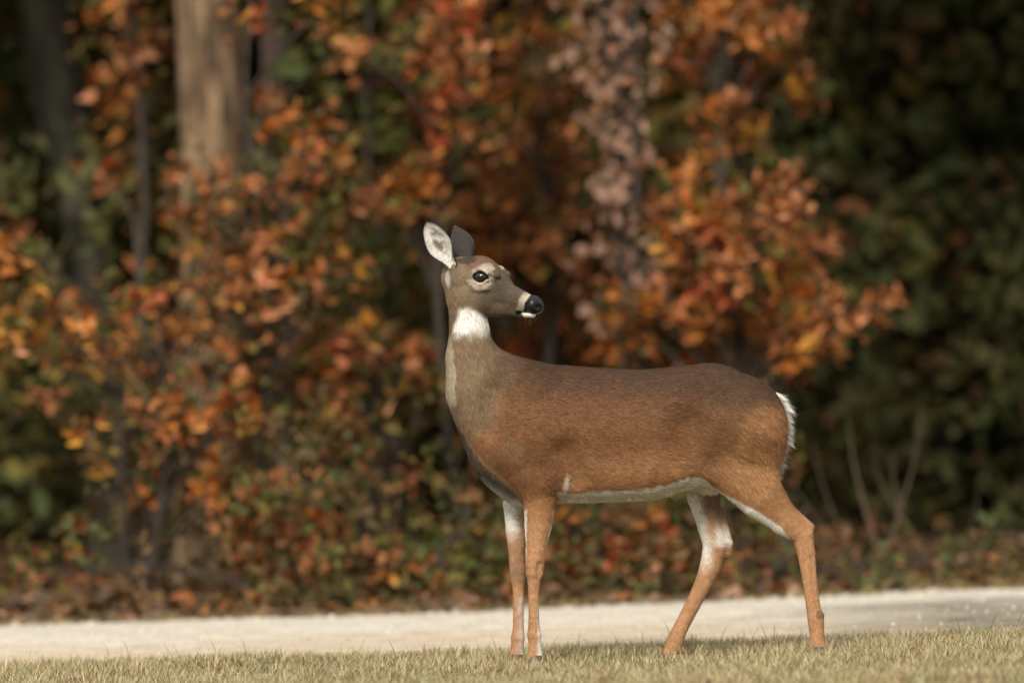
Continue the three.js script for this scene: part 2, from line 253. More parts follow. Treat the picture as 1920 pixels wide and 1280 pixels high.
// ---------------------------------------------------------------- saplings and shrubs in autumn leaf
// sprays = [u, v, radius px, hue, leaves]; every spray sits on a branch of its sapling
function sapling(name, label, category, group, baseU, z, sprays, opt = {}) {
  const foot = at0(baseU, z), t = thing(name, foot, label, category, group), r = rng(Math.round(baseU * 7 + Math.abs(z) * 101));
  const sc = (30 - z) / 30 / PX, pts = sprays.map(([u, v, R]) => P(u, v, z + (r() - 0.5) * (opt.depth ?? 1.0)));
  const topY = Math.max(...pts.map((p) => p.y)), cx = pts.reduce((a, p) => a + p.x, 0) / pts.length, rt = opt.stem ?? 0.022;
  const spine = (f) => V(lerp(foot.x, lerp(foot.x, cx, 0.8), Math.pow(f, 1.3)) + 0.06 * Math.sin(f * 7 + baseU), lerp(foot.y - 0.03, topY + 0.1, f), z + 0.1 * Math.sin(f * 4));
  const L = (g, name_, mat) => { g.translate(-foot.x, -foot.y, -foot.z); return mesh(name_, g, mat, t); };
  L(limb([0, 0.25, 0.5, 0.75, 1].map(spine), [rt, rt * 0.85, rt * 0.7, rt * 0.5, rt * 0.3], 8), 'trunk', opt.bark || bTwig);
  const dull = [], q = new THREE.Quaternion(), e = new THREE.Euler(), m = new THREE.Matrix4(); let count = 0;
  sprays.forEach(([u, v, R, hue, n0], i) => {
    const n = Math.round(n0 * 1.3 * (opt.many ?? 2.0));
    const c = pts[i], rad = R * sc, f = clamp((c.y - 0.25 - Math.abs(c.x - foot.x) * 0.5 - foot.y) / (topY - foot.y), 0.05, 0.97), a = spine(f);
    const out = V(c.x - a.x, 0, c.z - a.z).normalize(), end = c.clone().addScaledVector(out, rad * 0.6);
    const br = [a, a.clone().lerp(c, 0.5).add(V(0, 0.05 + 0.03 * r(), 0)), c, end];
    L(limb(br, [rt * 0.42, rt * 0.28, 0.0035, 0.002], 6), 'branch', opt.bark || bTwig);
    const twigs = []; const nt = 3 + Math.floor(r() * 2);
    for (let k = 0; k < nt; k++) { const an = (k / nt) * 6.28 + r() * 1.5, d = V(Math.cos(an) * 1.0, Math.sin(an) * 0.8 - 0.1, (r() - 0.5) * 1.2).multiplyScalar(rad * (0.8 + 0.4 * r())); twigs.push([c.clone().addScaledVector(out, (r() - 0.6) * rad * 0.6), c.clone().add(d)]); }
    for (let k = 0; k < n; k++) {
      const tw = twigs[k % nt], w = 0.25 + 0.75 * Math.sqrt(r()), p = tw[0].clone().lerp(tw[1], w).add(V((r() - 0.5), (r() - 0.5), (r() - 0.5)).multiplyScalar(rad * 0.35)).sub(foot);
      const s = (opt.leaf ?? 0.041) * (0.5 + 0.95 * r()), hk = r() < 0.68 ? hue : hue === 'green' ? 'olive' : ['orange', 'rust', 'salmon', 'gold', 'rust', 'brown'][Math.floor(r() * 6)];
      // leaves hang from the stalk and lie outwards to the light
      e.set(-0.5 + 1.9 * r() + 1.2, (r() - 0.5) * 2.2, (r() - 0.5) * 2.4);
      if (count < 290) { const l = mesh('leaf', leafGeo[Math.floor(r() * 4)], leafMats[hk][Math.floor(r() * 3)], t); l.position.copy(p); l.rotation.copy(e); l.scale.setScalar(s); count++; }
      else dull.push({ m: m.compose(p, q.setFromEuler(e), V(s, s, s)).clone(), c: hueOf(hk, r) });
    }
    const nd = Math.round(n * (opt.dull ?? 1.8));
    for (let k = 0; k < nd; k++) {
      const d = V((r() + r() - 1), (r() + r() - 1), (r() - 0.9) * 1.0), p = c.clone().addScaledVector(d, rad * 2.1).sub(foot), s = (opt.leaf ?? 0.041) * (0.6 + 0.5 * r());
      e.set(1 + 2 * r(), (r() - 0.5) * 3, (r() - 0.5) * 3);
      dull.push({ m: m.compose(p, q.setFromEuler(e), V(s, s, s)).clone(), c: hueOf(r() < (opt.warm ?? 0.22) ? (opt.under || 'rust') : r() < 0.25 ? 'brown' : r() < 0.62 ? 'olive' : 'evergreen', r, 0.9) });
    }
  });
  scatter('foliage', leafGeo[1], massMat, dull, t);
  return t;
}
const AU = 'saplings in autumn leaf';
sapling('autumn_sapling', 'sapling with orange sprays beside the broad tan trunk, above the mossy tree', 'sapling', AU, 255, -6.9, [[210, 40, 46, 'orange', 9], [230, 105, 44, 'salmon', 8], [240, 182, 56, 'orange', 12], [280, 70, 26, 'salmon', 4], [205, 15, 30, 'orange', 5], [195, 325, 34, 'red', 7], [290, 388, 30, 'orange', 6], [215, 345, 20, 'olive', 4], [300, 170, 26, 'olive', 4], [230, 260, 40, 'olive', 6], [240, -60, 60, 'orange', 10], [190, -150, 70, 'gold', 10]]);
sapling('autumn_sapling', 'sapling with pale orange leaves hanging across the broad tan trunk', 'sapling', AU, 470, -5.7, [[330, 320, 24, 'salmon', 4], [400, 345, 36, 'salmon', 7], [480, 355, 34, 'salmon', 7], [560, 350, 50, 'salmon', 12], [530, 240, 44, 'orange', 9], [580, 250, 46, 'orange', 10], [640, 295, 28, 'gold', 5], [585, 305, 34, 'red', 6], [520, 430, 40, 'salmon', 8], [450, 470, 40, 'salmon', 8], [368, 435, 18, 'gold', 3], [350, 400, 26, 'rust', 4], [392, 395, 34, 'rust', 5], [385, 470, 36, 'salmon', 6], [410, 540, 40, 'rust', 6], [360, 530, 30, 'salmon', 4], [480, 545, 55, 'salmon', 12], [560, 535, 46, 'salmon', 9], [430, 500, 40, 'rust', 7], [420, 570, 40, 'rust', 7], [650, 480, 26, 'gold', 4], [660, 510, 30, 'olive', 5], [500, 190, 28, 'salmon', 4], [620, 20, 40, 'gold', 7], [650, 90, 30, 'salmon', 4], [450, 20, 34, 'red', 5], [560, -40, 60, 'orange', 8]]);
sapling('autumn_sapling', 'low spreading sapling with dense orange leaves before the mossy tree', 'sapling', AU, 300, -5.3, [[20, 470, 36, 'orange', 7], [30, 560, 50, 'gold', 11], [60, 600, 46, 'orange', 9], [110, 645, 50, 'gold', 9], [160, 620, 36, 'orange', 6], [5, 630, 36, 'gold', 6], [85, 738, 26, 'salmon', 5], [250, 570, 34, 'red', 7], [300, 590, 46, 'red', 10], [330, 630, 40, 'orange', 7], [210, 665, 34, 'gold', 7], [240, 640, 30, 'orange', 6], [380, 610, 34, 'orange', 5], [320, 710, 50, 'orange', 10], [400, 690, 50, 'red', 11], [450, 670, 36, 'salmon', 7], [490, 700, 36, 'orange', 8], [350, 770, 56, 'orange', 12], [300, 765, 46, 'rust', 9], [400, 820, 60, 'orange', 13], [320, 830, 50, 'salmon', 10], [460, 760, 40, 'orange', 8], [170, 808, 24, 'gold', 5], [190, 878, 16, 'gold', 3], [330, 912, 46, 'red', 10], [390, 915, 34, 'orange', 7], [425, 935, 28, 'gold', 5], [265, 940, 28, 'salmon', 5], [280, 925, 24, 'orange', 4], [440, 880, 40, 'rust', 6], [150, 980, 20, 'salmon', 3]], { dull: 1.6, many: 2.3 });
sapling('autumn_sapling', 'small rust red sapling standing at the edge of the track', 'sapling', AU, 600, -4.9, [[470, 950, 46, 'rust', 8], [480, 900, 36, 'salmon', 6], [550, 960, 46, 'rust', 8], [560, 1010, 60, 'red', 12], [510, 1040, 40, 'salmon', 7], [600, 1000, 46, 'rust', 8], [640, 1040, 56, 'salmon', 11], [620, 1090, 46, 'red', 8], [680, 1080, 46, 'red', 9], [720, 1060, 30, 'salmon', 5], [560, 1100, 46, 'rust', 8], [500, 1110, 30, 'red', 5], [770, 1120, 34, 'red', 6], [460, 1020, 30, 'rust', 5], [430, 1060, 30, 'rust', 4], [130, 1060, 46, 'rust', 5], [60, 1080, 46, 'brown', 6]], { leaf: 0.038, dull: 2.4, depth: 0.5 });
sapling('autumn_sapling', 'sapling with scattered orange leaves behind the neck of the deer', 'sapling', AU, 740, -6.0, [[600, 665, 30, 'orange', 6], [640, 650, 30, 'red', 5], [655, 685, 30, 'orange', 6], [700, 665, 30, 'salmon', 5], [750, 670, 34, 'salmon', 7], [790, 665, 36, 'red', 8], [735, 625, 34, 'gold', 7], [690, 620, 24, 'gold', 4], [640, 625, 18, 'red', 3], [590, 768, 30, 'gold', 5], [605, 850, 34, 'orange', 8], [575, 870, 18, 'salmon', 3], [690, 848, 16, 'orange', 3], [760, 880, 34, 'rust', 5], [730, 760, 30, 'olive', 5], [480, 760, 30, 'red', 5], [820, 720, 30, 'olive', 5], [640, 740, 26, 'salmon', 3]], { dull: 2 });
sapling('autumn_sapling', 'tall sapling with bright orange leaves above the ears of the deer', 'sapling', AU, 850, -6.3, [[860, 30, 36, 'red', 7], [850, 70, 40, 'orange', 9], [820, 110, 46, 'red', 11], [880, 130, 50, 'orange', 12], [860, 110, 36, 'salmon', 7], [930, 170, 36, 'orange', 8], [970, 185, 34, 'orange', 7], [960, 90, 34, 'orange', 6], [990, 60, 30, 'orange', 5], [845, 180, 26, 'red', 5], [860, 230, 34, 'gold', 7], [870, 250, 22, 'orange', 3], [830, 275, 26, 'red', 6], [795, 205, 14, 'red', 2], [770, 330, 46, 'orange', 11], [800, 340, 40, 'gold', 9], [745, 385, 36, 'gold', 9], [800, 385, 40, 'orange', 10], [860, 400, 30, 'orange', 6], [700, 370, 30, 'salmon', 4], [830, 60, 26, 'salmon', 4], [920, 60, 40, 'gold', 6], [660, 90, 30, 'orange', 4], [680, 110, 26, 'salmon', 4], [940, 110, 36, 'salmon', 5], [880, -50, 60, 'orange', 10], [980, -90, 60, 'red', 8]], { many: 2.5, warm: 0.4 });
sapling('autumn_sapling', 'sapling of muted russet leaves behind the muzzle of the deer', 'sapling', AU, 1010, -7.0, [[960, 260, 50, 'rust', 9], [1010, 220, 50, 'olive', 8], [1030, 300, 50, 'rust', 9], [940, 330, 44, 'rust', 8], [1010, 380, 50, 'rust', 10], [1060, 260, 40, 'orange', 6], [960, 420, 50, 'rust', 9], [1060, 430, 44, 'rust', 8], [900, 470, 36, 'red', 6], [930, 490, 40, 'orange', 6], [1010, 480, 44, 'rust', 9], [1070, 520, 44, 'rust', 8], [1040, 580, 40, 'orange', 7], [1090, 590, 36, 'rust', 6], [970, 640, 40, 'orange', 9], [1010, 650, 40, 'red', 9], [1050, 625, 36, 'salmon', 7], [960, 665, 34, 'red', 6], [1090, 640, 40, 'orange', 7], [1000, 140, 50, 'olive', 7], [1050, 80, 46, 'rust', 7], [1060, 160, 46, 'rust', 8], [920, 400, 30, 'orange', 4], [1130, 60, 50, 'rust', 6], [1040, -60, 70, 'rust', 9]], { under: 'rust', dull: 2.0, leaf: 0.039, many: 2.4, warm: 0.55 });
sapling('autumn_sapling', 'wide sapling with masses of orange leaves above the back of the deer', 'sapling', AU, 1330, -5.9, [[1250, 390, 40, 'salmon', 8], [1250, 430, 30, 'gold', 5], [1290, 360, 46, 'orange', 9], [1330, 298, 26, 'gold', 6], [1340, 400, 46, 'orange', 10], [1400, 350, 40, 'gold', 8], [1400, 400, 46, 'orange', 11], [1460, 360, 40, 'salmon', 10], [1480, 390, 36, 'salmon', 9], [1500, 445, 32, 'red', 8], [1350, 450, 46, 'red', 10], [1300, 430, 40, 'salmon', 8], [1440, 470, 44, 'orange', 10], [1390, 500, 46, 'salmon', 10], [1470, 510, 40, 'gold', 9], [1310, 510, 46, 'orange', 9], [1250, 520, 46, 'rust', 9], [1180, 570, 46, 'orange', 9], [1240, 600, 46, 'red', 10], [1300, 590, 50, 'orange', 11], [1370, 580, 46, 'gold', 9], [1430, 570, 40, 'orange', 8], [1540, 560, 36, 'orange', 8], [1510, 610, 36, 'gold', 8], [1570, 590, 30, 'salmon', 5], [1440, 630, 40, 'orange', 9], [1480, 660, 34, 'orange', 7], [1505, 700, 24, 'gold', 5], [1560, 640, 22, 'gold', 4], [1220, 660, 46, 'red', 9], [1290, 660, 46, 'red', 9], [1160, 650, 40, 'orange', 7], [1340, 640, 40, 'orange', 7], [1640, 575, 26, 'salmon', 5], [1600, 605, 18, 'salmon', 3], [1660, 560, 20, 'salmon', 3], [1560, 452, 16, 'salmon', 3], [1270, 460, 40, 'orange', 8], [1330, 540, 44, 'red', 9], [1400, 440, 40, 'salmon', 9], [1200, 620, 40, 'orange', 8], [1480, 570, 40, 'orange', 8]], { many: 2.7, dull: 1.2, warm: 0.5 });
sapling('autumn_sapling', 'tall sapling of orange leaves with a clear dark gap below it', 'sapling', AU, 1400, -6.6, [[1260, 30, 36, 'orange', 6], [1320, 20, 40, 'orange', 8], [1390, 30, 44, 'orange', 10], [1430, 20, 34, 'salmon', 7], [1340, 80, 40, 'salmon', 7], [1385, 90, 36, 'red', 8], [1300, 110, 36, 'red', 6], [1390, 130, 26, 'red', 5], [1475, 70, 34, 'gold', 7], [1490, 110, 30, 'gold', 6], [1480, 50, 24, 'salmon', 5], [1365, 200, 26, 'salmon', 4], [1370, 220, 30, 'orange', 6], [1320, 210, 30, 'orange', 5], [1410, 240, 30, 'gold', 5], [1350, 250, 34, 'orange', 6], [1270, 150, 36, 'gold', 6], [1510, 190, 28, 'salmon', 5], [1500, 160, 22, 'gold', 4], [1270, 90, 36, 'rust', 6], [1300, 300, 40, 'gold', 6], [1350, -50, 70, 'orange', 10], [1460, -80, 60, 'gold', 8], [1310, 60, 40, 'orange', 8], [1420, 80, 36, 'orange', 7]], { many: 2.6, dull: 1.2, warm: 0.5 });
sapling('autumn_sapling', 'low red leaved sapling seen under the belly of the deer', 'sapling', AU, 1150, -4.95, [[1060, 990, 40, 'orange', 9], [1050, 960, 30, 'red', 5], [1090, 1040, 34, 'red', 8], [1080, 1080, 40, 'red', 9], [1120, 1080, 34, 'orange', 7], [1060, 1100, 24, 'red', 4], [1150, 980, 40, 'orange', 8], [1180, 965, 34, 'salmon', 7], [1200, 1000, 46, 'red', 11], [1220, 980, 36, 'orange', 8], [1160, 1060, 36, 'red', 8], [1200, 1060, 30, 'salmon', 5], [1250, 1010, 28, 'red', 5], [1285, 1050, 20, 'orange', 3], [1130, 1010, 36, 'rust', 6], [1280, 1110, 16, 'gold', 2]], { leaf: 0.039, dull: 2, depth: 0.5 });
const UN = 'green and olive shrubs under the trees';
sapling('green_shrub', 'leafy shrub with fresh green leaves low behind the breast of the deer', 'shrub', UN, 850, -5.1, [[830, 1030, 46, 'green', 12], [870, 1060, 46, 'green', 10], [900, 1040, 40, 'green', 9], [810, 1070, 36, 'olive', 8], [920, 1000, 36, 'olive', 7], [860, 1100, 36, 'olive', 6], [800, 1090, 30, 'gold', 4], [770, 1040, 40, 'olive', 6], [930, 1080, 30, 'olive', 6]], { under: 'olive', leaf: 0.039, dull: 2.5 });
sapling('green_shrub', 'shrub with a few yellow green leaves beside the ears of the deer', 'shrub', UN, 715, -6.6, [[705, 450, 40, 'green', 10], [690, 470, 30, 'green', 6], [800, 545, 36, 'green', 8], [780, 580, 36, 'olive', 7], [730, 560, 40, 'olive', 7], [720, 200, 30, 'green', 6], [730, 260, 30, 'green', 5], [690, 320, 36, 'olive', 6], [650, 560, 40, 'olive', 7], [620, 600, 40, 'olive', 7], [760, 490, 40, 'olive', 7], [640, 420, 40, 'olive', 6], [600, 450, 40, 'olive', 6], [740, 130, 40, 'olive', 7], [780, 60, 40, 'olive', 6]], { under: 'olive', dull: 2.6 });
sapling('green_shrub', 'dull olive shrub with a few ochre leaves deep in the evergreen shade', 'shrub', UN, 1760, -9.4, [[1720, 470, 40, 'olive', 8], [1780, 480, 46, 'olive', 8], [1770, 525, 24, 'orange', 3], [1800, 440, 36, 'olive', 6], [1700, 540, 40, 'olive', 6], [1560, 290, 24, 'gold', 3], [1600, 340, 36, 'olive', 5], [1540, 260, 30, 'olive', 4], [1720, 250, 40, 'olive', 5], [1660, 220, 36, 'olive', 5], [1580, 370, 40, 'olive', 5], [1710, 760, 40, 'olive', 7], [1780, 700, 40, 'olive', 6], [1640, 850, 46, 'olive', 7], [1850, 550, 46, 'olive', 5], [1800, 100, 46, 'olive', 5], [1580, 100, 40, 'olive', 5], [1910, 140, 26, 'salmon', 4], [1660, 80, 40, 'olive', 5]], { under: 'evergreen', dull: 2.5, depth: 1.6 });
sapling('green_shrub', 'low straggling shrub behind the hind legs of the deer', 'shrub', UN, 1400, -5.2, [[1420, 1000, 40, 'olive', 7], [1400, 1050, 40, 'brown', 7], [1450, 1080, 40, 'brown', 7], [1480, 1030, 40, 'rust', 5], [1340, 1090, 30, 'gold', 3], [1560, 1070, 40, 'brown', 6], [1380, 1100, 16, 'orange', 2], [1900, 1060, 40, 'green', 7], [1840, 1070, 40, 'olive', 6], [1760, 1080, 30, 'brown', 5], [1690, 1060, 30, 'brown', 4]], { under: 'brown', leaf: 0.038, dull: 1.2, many: 1.2 });

// bare brush at the right
function brush(label, baseU, z, stems) {
  const foot = at0(baseU, z), t = thing('bare_brush', foot, label, 'shrub', 'bare stems at the edge of the wood');
  for (const [pts, w] of stems) { const p = pts.map(([u, v, dz]) => P(u, v, z + (dz || 0)).sub(foot)), s = (30 - z) / 30 / PX / 2 * w * 0.42; mesh('stem', limb(p, [s, s * 0.75, s * 0.5, s * 0.12], 7, 0.1, baseU), bStraw, t); }
}
brush('bare forked brown stems beside the hind leg of the deer', 1660, -5.3, [[[[1662, 1125], [1652, 1040], [1630, 980], [1600, 860], [1590, 780]], 20], [[[1655, 1070], [1672, 1010], [1690, 950], [1716, 860], [1726, 760]], 14], [[[1640, 1120], [1610, 1060], [1580, 1000], [1540, 900], [1525, 830]], 12], [[[1690, 950], [1676, 900], [1680, 830]], 8]]);
brush('leaning straw brown stems rising behind the hock of the deer', 1590, -5.5, [[[[1600, 1120], [1570, 1050], [1535, 980], [1480, 900], [1450, 850]], 11], [[[1590, 1120], [1545, 1030], [1500, 960], [1455, 900], [1430, 860]], 8]]);
brush('slanting grey stems near the dark slender trunk', 1780, -5.6, [[[[1785, 1115], [1740, 1050], [1700, 985], [1650, 900], [1636, 820]], 13], [[[1770, 1115], [1720, 1060], [1690, 1020], [1640, 960], [1610, 930]], 8], [[[1790, 1115], [1800, 1040], [1830, 960], [1836, 880]], 8]]);
brush('fallen bare stick leaning in the shadow by the track', 165, -4.9, [[[[170, 1165], [150, 1125], [130, 1085], [110, 1050]], 10]]);
brush('arching bare twig behind the neck of the deer', 690, -5.9, [[[[790, 1100], [740, 800], [690, 600], [590, 510]], 7]]);

// ---------------------------------------------------------------- the depth of the wood
{
  const r = rng(404), items = [], m = new THREE.Matrix4(), q = new THREE.Quaternion(), e = new THREE.Euler(), cl = clump(5, 9, 0.34, smallLeaf, 0.10);
  const put = (x, y, z, s, hue) => { m.compose(V(x, land(x, z) + y, z), q.setFromEuler(e.set(r() * 6.3, r() * 6.3, r() * 6.3)), V(s, s, s)); items.push({ m: m.clone(), c: hueOf(hue, r) }); };
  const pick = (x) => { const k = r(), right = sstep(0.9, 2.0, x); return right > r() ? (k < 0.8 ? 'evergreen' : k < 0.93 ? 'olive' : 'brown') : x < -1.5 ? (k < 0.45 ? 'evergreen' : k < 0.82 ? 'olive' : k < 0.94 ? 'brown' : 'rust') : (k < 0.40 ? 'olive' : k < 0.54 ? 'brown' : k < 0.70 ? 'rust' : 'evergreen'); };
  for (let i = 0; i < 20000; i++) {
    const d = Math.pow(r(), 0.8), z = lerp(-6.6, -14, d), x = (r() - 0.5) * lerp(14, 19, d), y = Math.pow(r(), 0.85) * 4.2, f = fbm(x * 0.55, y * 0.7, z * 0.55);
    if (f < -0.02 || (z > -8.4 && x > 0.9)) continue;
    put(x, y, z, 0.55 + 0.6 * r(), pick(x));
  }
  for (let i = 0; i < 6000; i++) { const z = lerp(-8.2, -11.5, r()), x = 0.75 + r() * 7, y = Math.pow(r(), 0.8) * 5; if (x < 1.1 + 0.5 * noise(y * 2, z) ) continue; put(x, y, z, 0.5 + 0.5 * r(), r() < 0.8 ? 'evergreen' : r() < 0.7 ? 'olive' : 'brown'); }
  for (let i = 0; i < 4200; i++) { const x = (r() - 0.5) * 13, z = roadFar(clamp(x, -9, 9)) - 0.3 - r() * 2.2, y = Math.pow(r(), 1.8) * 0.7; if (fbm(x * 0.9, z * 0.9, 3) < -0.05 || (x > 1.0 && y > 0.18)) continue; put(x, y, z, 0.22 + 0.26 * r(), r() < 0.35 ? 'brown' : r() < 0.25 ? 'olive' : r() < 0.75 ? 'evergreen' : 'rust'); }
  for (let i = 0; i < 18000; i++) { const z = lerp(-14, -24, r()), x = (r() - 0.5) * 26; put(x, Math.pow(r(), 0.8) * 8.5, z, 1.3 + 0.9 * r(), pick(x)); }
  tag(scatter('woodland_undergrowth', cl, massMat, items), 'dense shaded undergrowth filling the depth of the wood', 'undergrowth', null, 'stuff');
  const lit = [];
  for (let i = 0; i < 3600; i++) { const x = (r() - 0.5) * 13, z = roadFar(clamp(x, -9, 9)) - 0.25 - Math.pow(r(), 1.3) * 4, s = 0.035 + 0.04 * r(); m.compose(V(x, land(x, z) + 0.012 + 0.02 * r(), z), q.setFromEuler(e.set(-1.57 + (r() - 0.5) * 1.3, (r() - 0.5) * 1.3, r() * 6.3, 'YXZ')), V(s, s, s)); lit.push({ m: m.clone(), c: hueOf(r() < 0.7 ? 'brown' : r() < 0.5 ? 'rust' : 'tan', r) }); }
  tag(scatter('fallen_leaves', leafGeo[1], massMat, lit), 'brown fallen leaves covering the floor of the wood', 'leaves', null, 'stuff');
}
// ---------------------------------------------------------------- the deer
// its spine runs a little away from the camera towards the rump
const midZ = (x) => 0.02 - 0.12 * x;
const uOf = (x) => 960 + x * PX, vOf = (y) => 1249.5 - y * PX;
const YAW = 22 * Math.PI / 180, HC = Math.cos(YAW), HS = Math.sin(YAW), HO = P(880, 540, 0.05);
const headX = (mu) => (mu - 880) / (PX * HC), headY = (v) => (540 - v) / PX;
const toHead = (x, y, z) => { const dx = x - HO.x, dz = z - HO.z; return [dx * HC + dz * HS, y - HO.y, -dx * HS + dz * HC]; };
const fromHead = (x, y, z) => V(HO.x + x * HC - z * HS, HO.y + y, HO.z + x * HS + z * HC);

function buildDeer() {
  const prims = [], chains = [];
  // chain of tapered round cones; pts = [u, v, radius px]; lateral = width across / radius
  function chain(pts, z, k, lateral, flow, o = {}) {
    const own = [];
    for (let i = 0; i + 1 < pts.length || (pts.length === 1 && i === 0); i++) {
      const a = pts[i], b = pts[Math.min(i + 1, pts.length - 1)];
      let A, B;
      if (o.head) { A = V(headX(a[0]), headY(a[1]), z + (a[3] || 0)); B = V(headX(b[0]), headY(b[1]), z + (b[3] || 0)); if (a === b) B.x += 0.002; }
      else { const za = (x) => o.abs !== undefined ? o.abs : midZ(x) + z; const pa = P(a[0], a[1], 0), pb = P(b[0], b[1], 0); A = P(a[0], a[1], za(pa.x) + (a[3] || 0)); B = P(b[0], b[1], za(pb.x) + (b[3] || 0)); if (a === b) B.x += 0.002; }
      const ra = a[2] / PX, rb = b[2] / PX, s = 1 / lateral;
      const f = flow || [B.x - A.x, B.y - A.y, B.z - A.z], fl = Math.hypot(...f) || 1;
      own.push({ ax: A.x, ay: A.y, az: A.z, bx: B.x - A.x, by: B.y - A.y, bz: (B.z - A.z) * s, ra, rb, s, k, head: !!o.head, far: !!o.far, leg: !!o.leg, f: [f[0] / fl, f[1] / fl, f[2] / fl], sub: !!o.sub, q: Math.min(1, 1 / s) });
    }
    prims.push(...own);
    const lo = [1e9, 1e9, 1e9], hi = [-1e9, -1e9, -1e9];
    for (const p of own) { const r = Math.max(p.ra, p.rb), rz = r / p.s; for (const [x, y, z] of [[p.ax, p.ay, p.az], [p.ax + p.bx, p.ay + p.by, p.az + p.bz / p.s]]) { lo[0] = Math.min(lo[0], x - r); lo[1] = Math.min(lo[1], y - r); lo[2] = Math.min(lo[2], z - rz); hi[0] = Math.max(hi[0], x + r); hi[1] = Math.max(hi[1], y + r); hi[2] = Math.max(hi[2], z + rz); } }
    chains.push({ own, k, lo, hi, sub: !!o.sub, head: !!o.head });
  }
  const boxGap = (c, x, y, z) => Math.max(c.lo[0] - x, x - c.hi[0], c.lo[1] - y, y - c.hi[1], c.lo[2] - z, z - c.hi[2], 0);
  const chainD = (c, x, y, z, h) => { let d = 1; for (const p of c.own) { const e = dPrim(p, x, y, z, h), k = 0.0025; if (e >= d + k) continue; if (d >= e + k) { d = e; continue; } const w = 0.5 + 0.5 * (d - e) / k; d = lerp(d, e, w) - k * w * (1 - w); } return d; };
  const back = [1, -0.25, 0], down = [0, -1, 0];
  // trunk
  chain([[1008, 813, 129], [1100, 816, 123], [1200, 816, 120], [1270, 806, 115], [1335, 795, 111], [1378, 791, 92]], 0, 0.03, 0.80, back);
  chain([[1060, 760, 72], [1200, 768, 70], [1330, 757, 73]], 0, 0.02, 0.95, back);
  // belly, hanging a little
  chain([[1060, 874, 64], [1140, 873, 62], [1215, 870, 62], [1262, 860, 52]], 0, 0.025, 1.66, back);
  // neck and breast
  chain([[874, 556, 33], [880, 620, 37], [882, 668, 46], [893, 735, 57], [934, 850, 52], [985, 900, 50]], 0.02, 0.03, 0.92, [0.25, -1, 0]);
  chain([[896, 684, 44], [990, 748, 68]], 0.01, 0.035, 0.9, [0.8, -0.5, 0]);
  chain([[905, 770, 52], [945, 868, 46], [985, 915, 36]], -0.03, 0.03, 1.1, [0.2, -1, 0]);
  // haunch of the rump
  chain([[1390, 799, 79], [1414, 832, 60]], 0, 0.03, 1.1, [0.5, -0.8, 0]);
  for (const s of [1, -1]) {
    const far = s < 0, o = { far, leg: true };
    // shoulder blade and upper arm
    chain([[1000, 735, 44], [958, 838, 38]], s * 0.082, 0.022, 0.75, [0.55, -0.8, 0]);
    chain([[958, 842, 38], [1016, 896, 41]], s * 0.092, 0.015, 0.8, [0.55, -0.8, 0]);
    // lower edge of the side
    chain([[1075, 900, 27], [1140, 899, 29], [1205, 896, 29], [1262, 887, 24]], s * 0.102, 0.03, 1, back);
    // ribs
    chain([[1100, 815, 78], [1215, 815, 74]], s * 0.055, 0.035, 0.75, back);
    if (!far) {
      chain([[1000, 890, 44], [1013, 935, 31], [1009, 985, 25], [1005, 1030, 19], [1003, 1058, 17.5], [1002, 1074, 16], [1001, 1092, 11.5], [1001, 1120, 9.8], [1001, 1165, 9.8], [1002, 1190, 12.8], [1003, 1208, 11.5], [1003, 1240, 16]], 0.082, 0.014, 0.86, down, o);
      chain([[1385, 803, 85], [1362, 876, 42]], 0.060, 0.022, 0.72, [0.6, -0.6, 0], { far });
      chain([[1394, 806, 77], [1418, 890, 44]], 0.05, 0.03, 0.7, [0.45, -0.8, 0], { far });
      chain([[1350, 872, 38], [1426, 930, 43], [1470, 974, 29], [1505, 1003, 20], [1512, 1036, 16.5], [1519, 1090, 13.5], [1525, 1135, 13], [1530, 1160, 15], [1533, 1195, 13.5], [1534, 1216, 16]], 0.075, 0.018, 0.74, [0.5, -0.8, 0], o);
      chain([[1446, 912, 17], [1478, 955, 11], [1518, 988, 9.5]], 0.078, 0.006, 0.8, [0.6, -0.7, 0], o);
      chain([[1538, 1153, 6.5]], 0.078, 0.004, 1, down, o);
      
      chain([[1522, 1045, 4], [1530, 1130, 4]], 0.0975, 0.008, 1, null, { sub: true });
      chain([[1012, 1060, 5], [1008, 1130, 4]], 0.1075, 0.012, 1, null, { sub: true });
    } else {
      chain([[985, 900, 34], [967, 945, 23], [967, 995, 18.5], [969, 1045, 14.5], [970, 1070, 14.8], [971, 1085, 13.5], [972, 1105, 10.5], [972, 1135, 9.8], [972, 1175, 10], [971, 1196, 12.5], [970, 1211, 11.5], [969, 1236, 15]], -0.080, 0.014, 0.86, down, o);
      chain([[1385, 803, 85], [1330, 880, 46]], -0.045, 0.03, 0.72, [0.6, -0.6, 0], { far });
      chain([[1318, 890, 42], [1320, 930, 31], [1331, 985, 23], [1342, 1022, 23], [1333, 1060, 20], [1321, 1090, 16.5], [1300, 1132, 14], [1277, 1176, 13.5], [1267, 1198, 15.5], [1262, 1214, 16], [1258, 1226, 16]], -0.082, 0.016, 0.78, down, o);
      chain([[1350, 960, 9], [1361, 1018, 13], [1360, 1036, 12]], -0.085, 0.008, 0.8, down, o);
    }
  }
  for (const s of [1, -1]) { // hollows of the flank, behind the shoulder, before the point of the hip and along the neck
    const sub = { sub: true };
    chain([[1300, 800, 34], [1318, 862, 30]], s * 0.179, 0.06, 1, null, sub);
    chain([[1062, 850, 18], [1072, 900, 18]], s * 0.178, 0.05, 1, null, sub);
    chain([[925, 735, 16], [915, 800, 16]], s * 0.124, 0.045, 1, null, sub);
    chain([[1330, 735, 14], [1360, 745, 14]], s * 0.163, 0.06, 1, null, sub);
  }
  // head
  const hb = [-1, 0.15, 0], ho = { head: true };
  const hw = (f) => [f[0] * HC, f[1], f[0] * HS];
